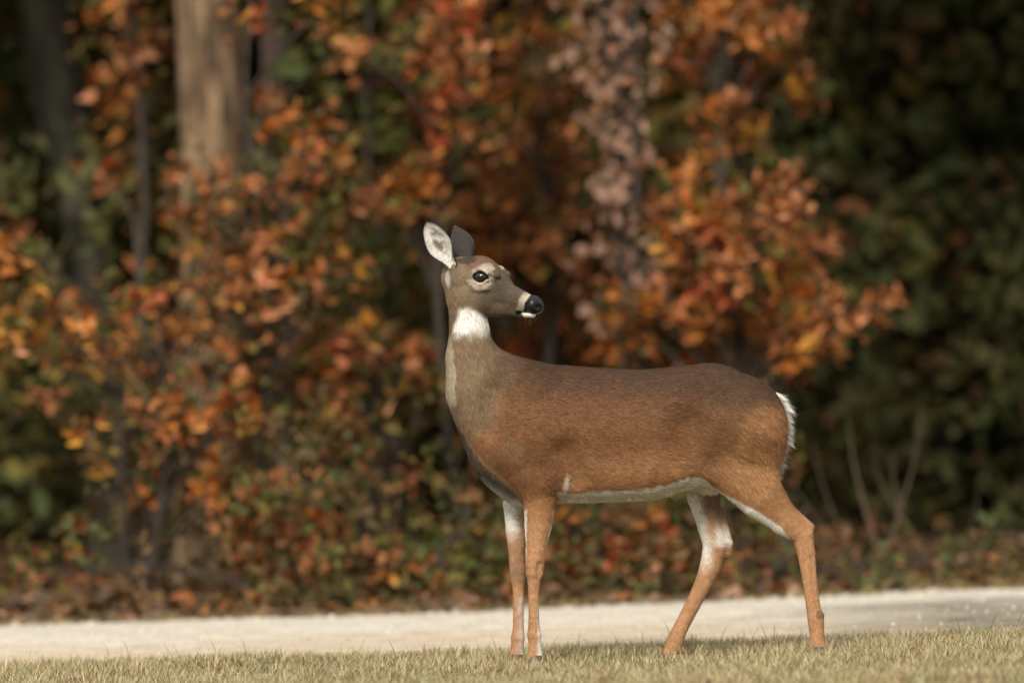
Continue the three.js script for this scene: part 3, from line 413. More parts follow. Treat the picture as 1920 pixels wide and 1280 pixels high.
  chain([[868, 522, 41], [902, 520, 38]], 0, 0.012, 0.92, hw(hb), ho);
  chain([[900, 513, 32], [936, 531, 22]], 0, 0.012, 1.1, hw(hb), ho);
  chain([[930, 545, 30], [964, 559, 21.5], [998, 571, 16]], 0, 0.014, 0.84, hw(hb), ho);
  chain([[872, 556, 36], [925, 571, 22], [968, 582, 11]], 0, 0.014, 0.84, hw([-1, 0, 0]), ho);
  chain([[974, 587, 7], [998, 589, 6]], 0, 0.006, 1.5, hw(hb), ho);
  for (const s of [1, -1]) {
    chain([[884, 556, 26], [915, 560, 18]], s * 0.024, 0.014, 0.8, hw([-1, -0.3, 0]), ho);
    chain([[902, 505, 8], [928, 507, 8.5], [942, 515, 6]], s * 0.040, 0.010, 0.9, hw(hb), ho);
    chain([[900, 510, 3.5], [912, 505.5, 5], [926, 512, 3.5]], s * 0.054, 0.004, 1, hw(hb), ho);
    chain([[901, 527, 3], [914, 531.5, 4], [926, 525, 3]], s * 0.053, 0.004, 1, hw(hb), ho);
    chain([[896, 538, 8], [922, 538, 8]], s * 0.044, 0.010, 0.9, hw(hb), ho);
    chain([[990, 566, 10], [1002, 570, 9]], s * 0.014, 0.008, 1, hw(hb), ho);
    chain([[864, 504, 15], [858, 498, 11]], s * 0.036, 0.016, 1, hw([-1, 0.6, 0]), ho);
    chain([[913, 518, 12]], s * 0.066, 0.006, 1, null, { head: true, sub: true });
  }

  const dPrim = (p, x, y, z, h) => {
    if (p.head) { x = h[0]; y = h[1]; z = h[2]; }
    const px = x - p.ax, py = y - p.ay, pz = (z - p.az) * p.s;
    const l2 = p.bx * p.bx + p.by * p.by + p.bz * p.bz;
    const t = clamp((px * p.bx + py * p.by + pz * p.bz) / l2), qx = px - p.bx * t, qy = py - p.by * t, qz = pz - p.bz * t;
    return (Math.sqrt(qx * qx + qy * qy + qz * qz) - lerp(p.ra, p.rb, t * t * (3 - 2 * t) * 0.35 + t * 0.65)) * p.q;
  };
  const field = (x, y, z, list = chains) => {
    const h = toHead(x, y, z); let d = 1;
    for (const c of list) {
      if (c.sub) continue;
      const k = c.k;
      if ((c.head ? boxGap(c, h[0], h[1], h[2]) : boxGap(c, x, y, z)) * 0.6 > d + k) continue;
      const e = chainD(c, x, y, z, h);
      if (e >= d + k) continue;
      if (d >= e + k) { d = e; continue; }
      const w = 0.5 + 0.5 * (d - e) / k; d = lerp(d, e, w) - k * w * (1 - w);
    }
    if (d < 0.06) for (const c of list) if (c.sub) { const k = c.k, e = -chainD(c, x, y, z, h); if (e > d - k) { const w = clamp(0.5 - 0.5 * (d - e) / k); d = lerp(d, e, w) + k * w * (1 - w); } }
    return d;
  };
  const grad = (x, y, z, e = 0.0015) => { const g = [field(x + e, y, z) - field(x - e, y, z), field(x, y + e, z) - field(x, y - e, z), field(x, y, z + e) - field(x, y, z - e)], l = Math.hypot(...g) || 1; return [g[0] / l, g[1] / l, g[2] / l]; };

  // surface nets on the blocks that the skin crosses
  function nets(lo, hi, c) {
    const N = 8, bs = N * c, nb = [0, 1, 2].map((i) => Math.ceil((hi[i] - lo[i]) / bs));
    const verts = new Map(), pos = [], idx = [], D = nb.map((n) => n * N + 2), key = (i, j, k) => (i * D[1] + j) * D[2] + k;
    const cells = [], E = N + 1, buf = new Float32Array(E * E * E), hd = bs * 0.87;
    for (let a = 0; a < nb[0]; a++) for (let b = 0; b < nb[1]; b++) for (let e = 0; e < nb[2]; e++) {
      const cx = lo[0] + (a + 0.5) * bs, cy = lo[1] + (b + 0.5) * bs, cz = lo[2] + (e + 0.5) * bs, dc = field(cx, cy, cz);
      if (Math.abs(dc) > bs * 1.15) continue;
      const hc = toHead(cx, cy, cz), list = chains.filter((q) => q.sub ? chainD(q, cx, cy, cz, hc) < 2 * hd + 0.05 : chainD(q, cx, cy, cz, hc) < dc + q.k + 2.2 * hd);
      for (let i = 0; i < E; i++) for (let j = 0; j < E; j++) for (let k = 0; k < E; k++) buf[(i * E + j) * E + k] = field(lo[0] + (a * N + i) * c, lo[1] + (b * N + j) * c, lo[2] + (e * N + k) * c, list);
      const s = [0, 0, 0, 0, 0, 0, 0, 0];
      for (let i = 0; i < N; i++) for (let j = 0; j < N; j++) for (let k = 0; k < N; k++) {
        let neg = 0;
        for (let q = 0; q < 8; q++) { const v = buf[((i + (q & 1)) * E + j + ((q >> 1) & 1)) * E + k + (q >> 2)]; s[q] = v; if (v < 0) neg++; }
        if (neg === 0 || neg === 8) continue;
        let n = 0, x = 0, y = 0, z = 0;
        for (let p = 0; p < 8; p++) for (let bit = 1; bit < 8; bit <<= 1) if (!(p & bit)) { const q = p | bit; if ((s[p] < 0) !== (s[q] < 0)) { const t = s[p] / (s[p] - s[q]); x += (p & 1) + (bit === 1 ? t : 0); y += ((p >> 1) & 1) + (bit === 2 ? t : 0); z += (p >> 2) + (bit === 4 ? t : 0); n++; } }
        const I = a * N + i, J = b * N + j, K = e * N + k;
        verts.set(key(I, J, K), pos.length / 3); pos.push(lo[0] + (I + x / n) * c, lo[1] + (J + y / n) * c, lo[2] + (K + z / n) * c); cells.push([I, J, K, (s[0] < 0 ? 1 : 0) | (s[1] < 0 ? 2 : 0) | (s[2] < 0 ? 4 : 0) | (s[4] < 0 ? 8 : 0)]);
      }
    }
    const quad = (a, b, d, e, flip) => { if (a === undefined || b === undefined || d === undefined || e === undefined) return; if (!flip) idx.push(a, d, b, a, e, d); else idx.push(a, b, d, a, d, e); };
    for (const [i, j, k, m] of cells) {
      const v0 = !!(m & 1), g = (a, b, d) => verts.get(key(a, b, d));
      if (v0 !== !!(m & 2)) quad(g(i, j, k), g(i, j - 1, k), g(i, j - 1, k - 1), g(i, j, k - 1), v0);
      if (v0 !== !!(m & 4)) quad(g(i, j, k), g(i, j, k - 1), g(i - 1, j, k - 1), g(i - 1, j, k), v0);
      if (v0 !== !!(m & 8)) quad(g(i, j, k), g(i - 1, j, k), g(i - 1, j - 1, k), g(i, j - 1, k), v0);
    }
    return { pos, idx };
  }
  const { pos, idx } = nets([-0.30, -0.02, -0.36], [1.02, 1.36, 0.30], 0.003);
  const n = pos.length / 3, nor = new Float32Array(n * 3), col = new Float32Array(n * 3), flow = new Float32Array(n * 3), len = new Float32Array(n);

  // ---- coat: markings of the animal, plus a shaded hollow and a highlight painted in
  const C = { back: [0.098, 0.055, 0.033], flank: [0.215, 0.102, 0.047], rust: [0.38, 0.195, 0.088], leg: [0.56, 0.305, 0.155], neck: [0.235, 0.165, 0.100], chest: [0.085, 0.074, 0.062], white: [0.88, 0.86, 0.80], face: [0.125, 0.094, 0.068], cheek: [0.245, 0.18, 0.115], brow: [0.20, 0.122, 0.074], dark: [0.040, 0.032, 0.028], black: [0.010, 0.010, 0.011], pale: [0.55, 0.47, 0.36], grey: [0.20, 0.165, 0.135] };
  const poly = (pts, u) => { if (u <= pts[0][0]) return pts[0][1]; for (let i = 1; i < pts.length; i++) if (u <= pts[i][0]) return lerp(pts[i - 1][1], pts[i][1], (u - pts[i - 1][0]) / (pts[i][0] - pts[i - 1][0])); return pts[pts.length - 1][1]; };
  const backLine = [[930, 700], [1000, 735], [1200, 745], [1330, 760], [1420, 775], [1480, 760]];
  const rustLine = [[1040, 905], [1100, 885], [1200, 868], [1290, 850], [1330, 880], [1370, 850], [1400, 815], [1440, 790], [1490, 770]];
  const whiteLine = [[1040, 944], [1060, 926], [1100, 920], [1150, 919], [1200, 915], [1250, 905], [1290, 895], [1315, 896], [1360, 924], [1420, 956], [1465, 986], [1490, 1022]];
  const blob = (u, v, cu, cv, ru, rv) => sstep(1, 0.55, Math.hypot((u - cu) / ru, (v - cv) / rv));
  const rr = rng(7);
  function coat(x, y, z, nx, ny, nz, legw, headw, farw, h) {
    const wf = 1 - 0.65 * legw, w1 = wf * 7 * noise(x * 38, y * 38, z * 38) + wf * 4 * noise(x * 95, y * 95, z * 95);
    const u = uOf(x) + w1, v = vOf(y) + w1 * 0.8, near = z - midZ(x);
    let c, L = 0.011;
    // trunk
    const bl = poly(backLine, u), rl = poly(rustLine, u);
    c = mix3(C.back, C.flank, sstep(bl - 45, bl + 55, v));
    c = mix3(c, C.rust, sstep(rl - 45, rl + 35, v) * 0.95 * sstep(1030, 1090, u));
    c = mix3(c, C.rust, 0.75 * blob(u, v, 1435, 850, 75, 110));
    c = mix3(c, C.back, 0.2 * blob(u, v, 1335, 870, 30, 70));  // shade of the flank hollow, painted into the coat
    // neck and breast
    const nk = sstep(985, 915, u + 0.35 * (v - 700)) * sstep(850, 770, v);
    c = mix3(c, C.neck, nk);
    c = mix3(c, C.back, 0.8 * sstep(905, 945, u) * sstep(985, 930, u) * sstep(640, 680, v) * sstep(760, 690, v));
    c = mix3(c, C.neck, 0.30 * blob(u, v, 962, 842, 28, 26));  // highlight on the point of the shoulder, painted into the coat
    const cl = v - poly([[840, 765], [865, 800], [885, 838], [915, 872], [950, 902], [985, 932]], u);
    if (legw < 0.5 && u < 1000) { c = mix3(c, C.chest, 0.9 * sstep(2, 14, cl)); c = mix3(c, C.neck, 0.7 * sstep(7, 0, Math.abs(cl - 1)) * sstep(760, 790, v)); }
    c = mix3(c, C.pale, 0.7 * blob(u, v, 842, 700, 15, 90));
    c = mix3(c, C.brow, 0.6 * blob(u, v, 885, 648, 36, 12));
    const th = sstep(638, 612, v + 0.05 * (u - 880)) * sstep(572, 582, v) * sstep(0, 9, u - poly([[0, 862], [1, 862]], 0) + (v - 585) * 0.22 + 8);
    c = mix3(c, C.white, th * (1 - headw));
    // belly and the inner edge of the thigh
    const wl = poly(whiteLine, u);
    let wt = u > 1038 && u < 1494 ? sstep(wl - 2, wl + 5, v) : 0;
    if (u > 1440) wt *= sstep(1494, 1470, u + (v - 1020) * 0.2);
    if (v > 1062) wt = 0;
    c = mix3(c, C.white, wt * (farw > 0.5 && legw > 0.5 ? 0 : 1));
    c = mix3(c, C.white, 0.45 * blob(uOf(x) + 0.2 * (vOf(y) - 905), vOf(y), 1059, 905, 5, 24));
    if (ny < -0.6 && v > 860 && u > 900 && legw < 0.5) c = mix3(c, C.white, 0.8 * sstep(-0.6, -0.85, ny));
    if (wt > 0.5) L = 0.016;
    if (u > 1380 && v > 760) L = 0.015;
    // legs
    if (legw > 0.02 && v > 900) {
      let l = mix3(C.rust, C.leg, sstep(940, 1010, v)), white = 0, grey = 0;
      if (farw > 0.5) {
        if (u < 1150) { white = sstep(1026, 975, v) * lerp(0.3, 1, sstep(978, 966, u)) + 0.45 * sstep(1100, 1130, v) * sstep(964, 980, u); grey = 0.5 * sstep(1000, 1090, v) * sstep(1100, 1080, v); }
        else {
          const e = poly([[905, 1287], [960, 1300], [1020, 1315], [1060, 1318], [1090, 1308]].map((q) => q), v);
          white = sstep(1090, 1030, v) * sstep(30, 8, u - e) + 0.85 * sstep(970, 1008, v) * sstep(1036, 1016, v) * sstep(1332, 1352, u);
          grey = 0.75 * sstep(1000, 950, v) * sstep(12, 26, u - e);
          l = mix3(l, C.brow, 0.5 * blob(u, v, 1362, 1046, 12, 8));
        }
      } else {
        if (u < 1150) { white = 0.8 * sstep(1115, 1150, v) * sstep(1004, 1013, u) + sstep(945, 960, v) * sstep(1060, 1020, v) * (sstep(1034, 1040, u + (v - 960) * 0.2) + sstep(989, 985, u)); grey = 0; }
        else { white = wt; l = mix3(l, C.brow, 0.9 * blob(u, v, 1538, 1153, 11, 11)); }
      }
      l = mix3(l, C.rust, clamp(0.25 + 0.9 * fbm(x * 60, y * 9, z * 60, 3)) * 0.75); l = mix3(l, C.grey, 0.45 * clamp(0.1 + 1.2 * fbm(x * 35, y * 16, z * 35 + 5, 3)) * sstep(980, 1080, v)); l = mix3(l, C.grey, clamp(grey)); l = mix3(l, C.white, clamp(white));
      c = mix3(c, l, legw * sstep(900, 945, v)); L = lerp(L, 0.0055, legw * sstep(905, 960, v));
    }
    // head
    if (headw > 0.02) {
      const hx = 880 + h[0] * PX * HC + w1 * 0.3, hv = 540 - h[1] * PX + w1 * 0.3, side = Math.abs(h[2]);
      let f = mix3(C.cheek, C.face, sstep(882, 930, hx));
      f = mix3(f, C.brow, sstep(512, 494, hv) * sstep(870, 900, hx));
      f = mix3(f, C.dark, 0.75 * blob(hx, hv, 884, 488, 24, 11));
      f = mix3(f, C.cheek, 0.5 * blob(hx, hv, 880, 560, 34, 30));
      const ex = (hx - 913), ey = (hv - 518), er = Math.hypot(ex * 0.9, ey * 1.12);
      if (side > 0.02) {
        const ring = sstep(25, 20, er) * (ey > 2 ? 1 : 0.85);
        f = mix3(f, C.pale, 0.85 * ring * (ex < -13 && ey < 6 ? 0.15 : 1));
        f = mix3(f, C.pale, 0.8 * blob(hx, hv, 926, 501, 16, 9)); f = mix3(f, C.brow, 0.8 * blob(hx, hv, 898, 499, 13, 8));
        f = mix3(f, C.pale, 0.8 * blob(hx, hv, 914, 537, 19, 9));
        f = mix3(f, C.black, sstep(13, 11.5, er)); f = mix3(f, C.dark, 0.7 * blob(hx, hv, 934, 526, 9, 5));
      }
      f = mix3(f, C.cheek, 0.4 * blob(hx, hv, 930, 572, 40, 8));
      f = mix3(f, C.grey, 0.5 * sstep(588, 594, hv) * sstep(955, 925, hx));
      const band = hx + (hv - 560) * 0.45;
      f = mix3(f, C.pale, 0.8 * sstep(978, 985, band) * sstep(1000, 994, band) * sstep(584, 576, hv));
      f = mix3(f, C.black, sstep(993, 997, band) * sstep(586, 583, hv));
      f = mix3(f, C.black, blob(hx, hv, 976, 585, 8, 6) + 0.9 * sstep(2.0, 1.0, Math.abs(hv - 585.5)) * sstep(970, 976, hx));
      f = mix3(f, C.white, sstep(586, 588, hv) * sstep(981, 985, hx));
      f = mix3(f, C.white, 0.5 * blob(hx, hv, 853, 522, 7, 24));
      c = mix3(c, f, headw); L = lerp(L, 0.0055, headw);
      if (band > 990 || er < 16) L = 0;
    }
    return [c, L];
  }
  for (let i = 0; i < n; i++) {
    const x = pos[3 * i], y = pos[3 * i + 1], z = pos[3 * i + 2], h = toHead(x, y, z), g = grad(x, y, z);
    nor.set(g, 3 * i);
    let fx = 0, fy = 0, fz = 0, ws = 0, hw_ = 0, lw = 0, fw = 0;
    for (const p of prims) { if (p.sub) continue; const d = dPrim(p, x, y, z, h); if (d > 0.06) continue; const w = Math.exp(-Math.max(0, d) / 0.009); ws += w; fx += p.f[0] * w; fy += p.f[1] * w; fz += p.f[2] * w; if (p.head) hw_ += w; if (p.leg) lw += w; if (p.far) fw += w; }
    ws = ws || 1; const dt = (fx * g[0] + fy * g[1] + fz * g[2]);
    flow.set([fx - g[0] * dt, fy - g[1] * dt, fz - g[2] * dt], 3 * i);
    const headW = sstep(0.25, 0.75, hw_ / ws) * sstep(604, 597, vOf(y));
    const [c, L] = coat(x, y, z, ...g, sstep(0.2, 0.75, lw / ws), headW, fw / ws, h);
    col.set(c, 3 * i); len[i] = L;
  }

  // ---- ears, part of the same skin: a cupped blade with an inside and an outside
  const extra = [];
  function ear(base, tip, facing, width, cup, round = 0.56) {
    const A = tip.clone().sub(base), Ln = A.length(); A.normalize();
    const N = facing.clone().addScaledVector(A, -facing.dot(A)).normalize(), S = A.clone().cross(N);
    const ns = 26, nt = 16, off = pos.length / 3, ps = [], cs = [], ns_ = [];
    const prof = (s) => Math.pow(Math.max(0, 1 - Math.pow(Math.abs((s - 0.46) / 0.54), 2.2)), round);
    const pt = (s, t, lift) => {
      const w = width * (0.34 * (1 - s) * (1 - s) * (1 - s) + prof(s)), roll = lerp(2.5, 1.0, sstep(0, 0.55, s)) * cup, th = t * roll, R = w / Math.max(0.35, roll);
      return base.clone().addScaledVector(A, s * Ln).addScaledVector(S, Math.sin(th) * R * (1 + 0.12 * lift)).addScaledVector(N, (R - Math.cos(th) * R) * 0.9 - lift * 0.0035 - 0.010 * Math.sin(s * 2.2));
    };
    for (const side of [0, 1]) for (let i = 0; i <= ns; i++) for (let j = 0; j <= nt; j++) {
      const s = i / ns, t = j / nt * 2 - 1, edge = Math.max(Math.abs(t), s * s * s * s), p = pt(s, t, side * (1 - Math.pow(edge, 6)));
      const q = 0.5 + 0.5 * noise(p.x * 70, p.y * 70, p.z * 70);
      let c = side ? mix3(C.grey, C.dark, 0.35 + 0.5 * s) : mix3(C.white, C.grey, clamp(0.18 + 0.35 * s * q + 0.95 * blob(t * 100, s * 100, 8, 58, 60, 36) * q * q * 1.7));
      if (side) c = mix3(c, [0.052, 0.047, 0.044], 0.8);
      if (!side && s > 0.82) c = mix3(c, C.grey, 0.8 * sstep(0.82, 1, s)); if (Math.abs(t) > 0.94) c = mix3(c, side ? C.pale : C.grey, 0.5);
      ps.push([p, c, side, s]);
    }
    const g = new THREE.BufferGeometry(), tri = [], row = nt + 1, half = (ns + 1) * row;
    for (const side of [0, 1]) for (let i = 0; i < ns; i++) for (let j = 0; j < nt; j++) { const a = side * half + i * row + j, b = a + row; if (side) tri.push(a, b, a + 1, b, b + 1, a + 1); else tri.push(a, a + 1, b, b, a + 1, b + 1); }
    for (const t of [0, nt]) for (let i = 0; i < ns; i++) { const a = i * row + t, b = a + row; tri.push(a, b, half + a, b, half + b, half + a); }
    g.setAttribute('position', new THREE.Float32BufferAttribute(ps.flatMap((q) => q[0].toArray()), 3)); g.setIndex(tri); g.computeVertexNormals();
    const nn = g.getAttribute('normal');
    ps.forEach((q, i) => { extra.push({ p: q[0].toArray(), n: [nn.getX(i), nn.getY(i), nn.getZ(i)], c: q[1], f: A.toArray(), L: q[2] ? 0.004 : 0.009 * (1 - q[3] * 0.6) }); });
    return tri.map((q) => q + off);
  }
  const allIdx = idx;
  {
    const t1 = ear(P(850, 499, 0.09), P(799, 417, 0.085), V(-0.15, -0.12, 1), 0.044, 1.0, 0.66), n0 = extra.length;
    const t2 = ear(P(878, 492, -0.01), P(853, 424, -0.05), V(0.1, 0.0, -1), 0.040, 0.9, 1.0).map((q) => q + n0);
    for (const q of t1) allIdx.push(q); for (const q of t2) allIdx.push(q);
  }
  const tot = n + extra.length, base = V(0.45, land(0.45, 0), -0.03);
  const ap = new Float32Array(tot * 3), an = new Float32Array(tot * 3), ac = new Float32Array(tot * 3), af = new Float32Array(tot * 3), al = new Float32Array(tot);
  ap.set(pos); an.set(nor); ac.set(col); af.set(flow); al.set(len);
  extra.forEach((e, i) => { const k = (n + i); ap.set(e.p, 3 * k); an.set(e.n, 3 * k); ac.set(e.c, 3 * k); af.set(e.f, 3 * k); al[k] = e.L; });
  const world = ap.slice();
  for (let i = 0; i < tot; i++) { ap[3 * i] -= base.x; ap[3 * i + 1] -= base.y; ap[3 * i + 2] -= base.z; }
  const deer = thing('deer', base, 'brown doe standing in dry grass with her head turned back', 'deer');
  const bg = new THREE.BufferGeometry();
  bg.setAttribute('position', new THREE.BufferAttribute(ap, 3)); bg.setAttribute('normal', new THREE.BufferAttribute(an, 3)); bg.setAttribute('color', new THREE.BufferAttribute(ac, 3)); bg.setIndex(allIdx);
  mesh('body', bg, new THREE.MeshPhysicalMaterial({ vertexColors: true, roughness: 0.9, specularIntensity: 0.3, side: THREE.DoubleSide }), deer);

  // ---- hair
  const hairGeo = new THREE.BufferGeometry();
  hairGeo.setAttribute('position', new THREE.Float32BufferAttribute([-0.5, 0, 0, 0.5, 0, 0, -0.36, 0.55, 0.06, 0.36, 0.55, 0.06, 0, 1, 0.0], 3));
  hairGeo.setAttribute('normal', new THREE.Float32BufferAttribute([0, 0, 1, 0, 0, 1, 0, 0, 1, 0, 0, 1, 0, 0, 1], 3));
  hairGeo.setIndex([0, 1, 2, 1, 3, 2, 2, 3, 4]);
  const hairMat = new THREE.MeshPhysicalMaterial({ roughness: 0.75, specularIntensity: 0.3, side: THREE.DoubleSide });
  const hairs = [], r = rng(99), M = new THREE.Matrix4(), X = V(), Y = V(), Z = V();
  function hair(p, nrm, dir, c, L, wd, lift, list) {
    Y.set(dir[0], dir[1], dir[2]); if (Y.lengthSq() < 1e-8) return; Y.normalize();
    Y.x += (r() - 0.5) * 0.45; Y.y += (r() - 0.5) * 0.45; Y.z += (r() - 0.5) * 0.45;
    Z.set(nrm[0], nrm[1], nrm[2]); Y.addScaledVector(Z, -Y.dot(Z)).normalize().addScaledVector(Z, lift).normalize();
    X.crossVectors(Y, Z).normalize(); Z.crossVectors(X, Y);
    M.makeBasis(X.clone().multiplyScalar(wd), Y.clone().multiplyScalar(L), Z.clone().multiplyScalar(L)); M.setPosition(p[0] - base.x, p[1] - base.y, p[2] - base.z);
    const b = (0.62 + 0.76 * r()) * (1 + 0.30 * noise(p[0] * 150, p[1] * 150, p[2] * 150) + 0.22 * noise(p[0] * 42, p[1] * 60, p[2] * 42)); list.push({ m: M.clone(), c: [c[0] * b, c[1] * b, c[2] * b] });
  }
  const WANT = globalThis.FUR || 240000; let area = 0; const tris = allIdx.length / 3, cum = new Float64Array(tris), va = V(), vb = V(), vc = V();
  for (let t = 0; t < tris; t++) {
    const [a, b, c] = [allIdx[3 * t], allIdx[3 * t + 1], allIdx[3 * t + 2]];
    va.fromArray(world, 3 * a); vb.fromArray(world, 3 * b).sub(va); vc.fromArray(world, 3 * c).sub(va); vb.cross(vc);
    const L = al[a], dens = L === 0 ? 0 : lerp(2.6, 1, sstep(0.005, 0.013, L));
    area += vb.length() * 0.5 * dens; cum[t] = area;
  }
  for (let q = 0; q < WANT; q++) {
    const s = (q + r()) / WANT * area; let lo = 0, hi = tris - 1; while (lo < hi) { const m = (lo + hi) >> 1; if (cum[m] < s) lo = m + 1; else hi = m; }
    const [a, b, c] = [allIdx[3 * lo], allIdx[3 * lo + 1], allIdx[3 * lo + 2]]; let e = r(), f = r(); if (e + f > 1) { e = 1 - e; f = 1 - f; } const d = 1 - e - f;
    const at = (A, k) => A[3 * a + k] * d + A[3 * b + k] * e + A[3 * c + k] * f;
    const L = al[a] * (0.7 + 0.6 * r());
    const p = [at(world, 0), at(world, 1), at(world, 2)];
    if (vOf(p[1]) > 1232) continue;
    hair(p, [at(an, 0), at(an, 1), at(an, 2)], [at(af, 0), at(af, 1), at(af, 2)], [at(ac, 0), at(ac, 1), at(ac, 2)], L, lerp(0.0010, 0.0017, sstep(0.006, 0.015, L)), r() < 0.06 ? 0.35 + 0.3 * r() : 0.05 + 0.09 * r(), hairs);
  }
  // rump fringe and thigh feathering, longer than the coat
  for (let q = 0; q < 2600; q++) {
    const t = r(), u = poly([[0, 1470], [0.25, 1482], [0.5, 1478], [0.75, 1462], [1, 1452]], t), v = lerp(742, 925, t) + 4 * (r() - 0.5), z = midZ(P(u, v).x) + (r() - 0.5) * 0.10;
    const p = P(u - 6 - 8 * r(), v, z);
    hair(p.toArray(), [0.8, 0.1, r() - 0.5], [0.75, -0.6, 0], t > 0.55 ? C.rust : mix3(C.rust, C.white, 0.35 * r()), 0.014 + 0.022 * r(), 0.0008, 0.2 + 0.7 * r(), hairs);
  }
  // longer white hair hanging from the belly
  for (let q = 0; q < 200; q++) {
    const u = 1060 + 225 * r(), v0 = poly([[1050, 938], [1100, 935], [1200, 932], [1245, 924], [1290, 908]], u) - 5 * r(), p0 = P(u, v0, 0); p0.z = midZ(p0.x) + 0.05 + 0.05 * (r() - 0.5); const L0 = 0.008 + 0.012 * r() * (0.6 + noise(u * 0.05, 3));
    if (q < 12) { const t0 = P(1248 + 14 * r(), 908 + 8 * r(), 0); t0.z = midZ(t0.x) + 0.06 + 0.05 * (r() - 0.5); for (let w = 0; w < 9; w++) hair([t0.x + 0.008 * (r() - 0.5), t0.y, t0.z], [0, -0.3, 0.9], [0.1, -1, 0], C.white, 0.018 + 0.018 * r(), 0.0011, 0.05, hairs); }
    for (let w = 0; w < 7; w++) hair([p0.x + 0.006 * (r() - 0.5), p0.y, p0.z + 0.01 * (r() - 0.5)], [0, -0.4, 0.9], [0.7, -0.8, 0], C.white, L0 * (0.7 + 0.6 * r()), 0.0011, 0.1, hairs);
  }
  scatter('fur', hairGeo, hairMat, hairs, deer);

  // ---- tail pressed down against the rump, white hair at its edge
  const tp = [[1450, 738, 6], [1463, 760, 9], [1470, 795, 10], [1465, 835, 9], [1458, 872, 6], [1450, 900, 3]];
  const tz = (u) => midZ(P(u, 800).x) - 0.004;
  const tg = limb(tp.map(([u, v]) => P(u, v, tz(u))), tp.map((q) => q[2] / PX), 10); tg.translate(-base.x, -base.y, -base.z);
  const tail = mesh('tail', tg, std({ color: lin(0.5, 0.44, 0.36), roughness: 0.9 }), deer); tail.userData.label = 'tail held down with a white edge';
  const th = [];
  for (let q = 0; q < 230; q++) {
    const t = Math.pow(r(), 1.25), k = t * 4.7, i = Math.min(4, Math.floor(k)), f = k - i, u = lerp(tp[i][0], tp[i + 1][0], f), v = lerp(tp[i][1], tp[i + 1][1], f), a = (r() - 0.5) * 2.8;
    const nn = [Math.cos(a) * 0.9, 0.15, Math.sin(a)], rad = lerp(tp[i][2], tp[i + 1][2], f) / PX * 0.85, c0 = P(u, v, tz(u)), L0 = (0.020 + 0.026 * r()) * (1 - 0.45 * t), lift = 0.25 + 0.8 * r();
    c0.x += nn[0] * rad; c0.z += nn[2] * rad * 2.4;
    const dr = V(0.55 + 0.7 * r(), -0.75 + 0.5 * (1 - t) + 0.3 * (r() - 0.5), nn[2] * 0.35);
    for (let w = 0; w < 11; w++) { const o = V(r() - 0.5, r() - 0.5, r() - 0.5).multiplyScalar(0.010); hair(c0.clone().add(o).toArray(), nn, dr.clone().addScaledVector(o, -22).toArray(), t > 0.62 ? mix3(C.white, C.rust, 0.9 * r()) : C.white, L0 * (0.45 + 0.85 * r()), 0.0009, lift, th); }
  }
  scatter('tail_hair', hairGeo, hairMat, th, tail);

  // ---- eyes, nose, hooves, chin hairs
  for (const s of [1, -1]) {
    const p = fromHead(headX(913), headY(518), s * 0.0475), g = new THREE.SphereGeometry(0.0195, 32, 24); g.scale(1.04, 0.76, 0.82); g.rotateY(-YAW); g.translate(p.x - base.x, p.y - base.y, p.z - base.z);
    mesh('eye', g, new THREE.MeshPhysicalMaterial({ color: lin(0.006, 0.005, 0.005), roughness: 0.12, clearcoat: 1, clearcoatRoughness: 0.04 }), deer);
  }
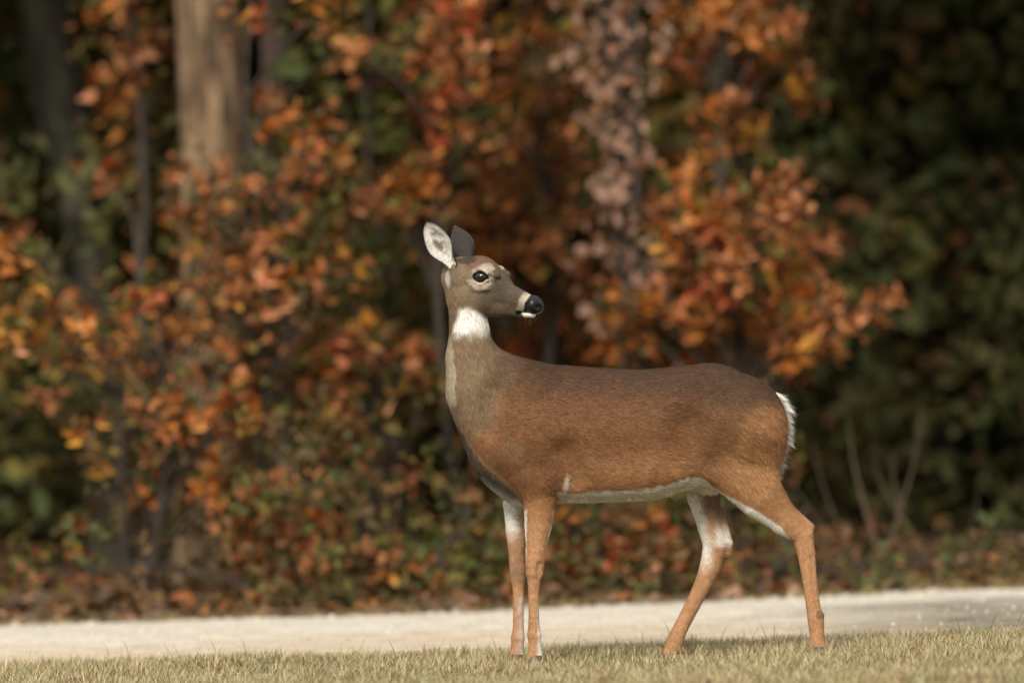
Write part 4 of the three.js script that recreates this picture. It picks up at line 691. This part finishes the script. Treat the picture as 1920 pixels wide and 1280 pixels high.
  {
    const g = new THREE.SphereGeometry(1, 56, 40), q = g.getAttribute('position'), w = V();
    for (let i = 0; i < q.count; i++) {
      w.fromBufferAttribute(q, i); const f = w.x;
      let sx = 0.030, sy = 0.0285 * (1 - 0.12 * f), sz = 0.031 * (1 - 0.1 * w.y);
      let d = 1; for (const s of [1, -1]) { const e = Math.hypot(w.y - 0.05, (w.z - s * 0.66) * 1.25, Math.min(0, w.x - 0.35) * 1.6); d -= 0.30 * Math.exp(-e * e * 11); }
      d -= 0.05 * Math.exp(-w.z * w.z * 60) * (w.y < 0.2 ? 1 : 0) * (f > 0 ? 1 : 0);
      q.setXYZ(i, w.x * sx * d, w.y * sy * d + w.x * -0.003, w.z * sz * d);
    }
    g.rotateZ(-0.28); g.rotateY(-YAW); g.computeVertexNormals(); const p = fromHead(headX(1002), headY(571), 0); g.translate(p.x - base.x, p.y - base.y, p.z - base.z);
    mesh('nose', g, new THREE.MeshPhysicalMaterial({ color: lin(0.005, 0.0055, 0.007), roughness: 0.38, specularIntensity: 0.6, clearcoat: 0.12, clearcoatRoughness: 0.25, bumpMap: rgbTexture(128, 128, (a, b) => { const k = 0.5 + 0.5 * noise(a * 40, b * 40); return [k, k, k]; }), bumpScale: 0.0006 }), deer).userData.label = 'wet black nose';
  }
  for (const [u, v, z, lean] of [[1005, 1228, 0.082, 0.0], [970, 1226, -0.080, 0.0], [1260, 1224, -0.082, -0.35], [1535, 1212, 0.075, 0.1]]) {
    const x0 = P(u, v).x, zz = midZ(x0) + z, top = P(u, v, zz), gy = land(top.x, zz);
    const parts = [];
    for (const s of [1, -1]) { const g = new THREE.CylinderGeometry(0.014, 0.021, Math.max(0.03, top.y - gy), 14, 4); g.scale(1.25, 1, 0.62); const q = g.getAttribute('position'); for (let i = 0; i < q.count; i++) { const t = 0.5 - q.getY(i) / (top.y - gy); q.setX(i, q.getX(i) - 0.010 * t * (q.getX(i) < 0 ? 1 : 0.5)); } g.translate(top.x - base.x, (top.y + gy) / 2 - base.y, zz - base.z + s * 0.0125); parts.push(g); }
    const hg = mergeGeometries(parts); hg.computeVertexNormals();
    mesh('hoof', hg, std({ color: lin(0.12, 0.09, 0.065), roughness: 0.6 }), deer);
  }
  {
    const w = [];
    for (let i = 0; i < 22; i++) { const p = fromHead(headX(968 + 36 * r()), headY(588 + 8 * r()), (r() - 0.5) * 0.03), d = [0.35 * (r() - 0.3), -1, 0.4 * (r() - 0.5)]; hair(p.toArray(), [0, -0.9, 0.2], d, C.grey, 0.02 + 0.025 * r(), 0.00035, 0.6, w); }
    scatter('whiskers', hairGeo, hairMat, w, deer);
  }
  return deer;
}
buildDeer();
renderer.render(scene, camera);
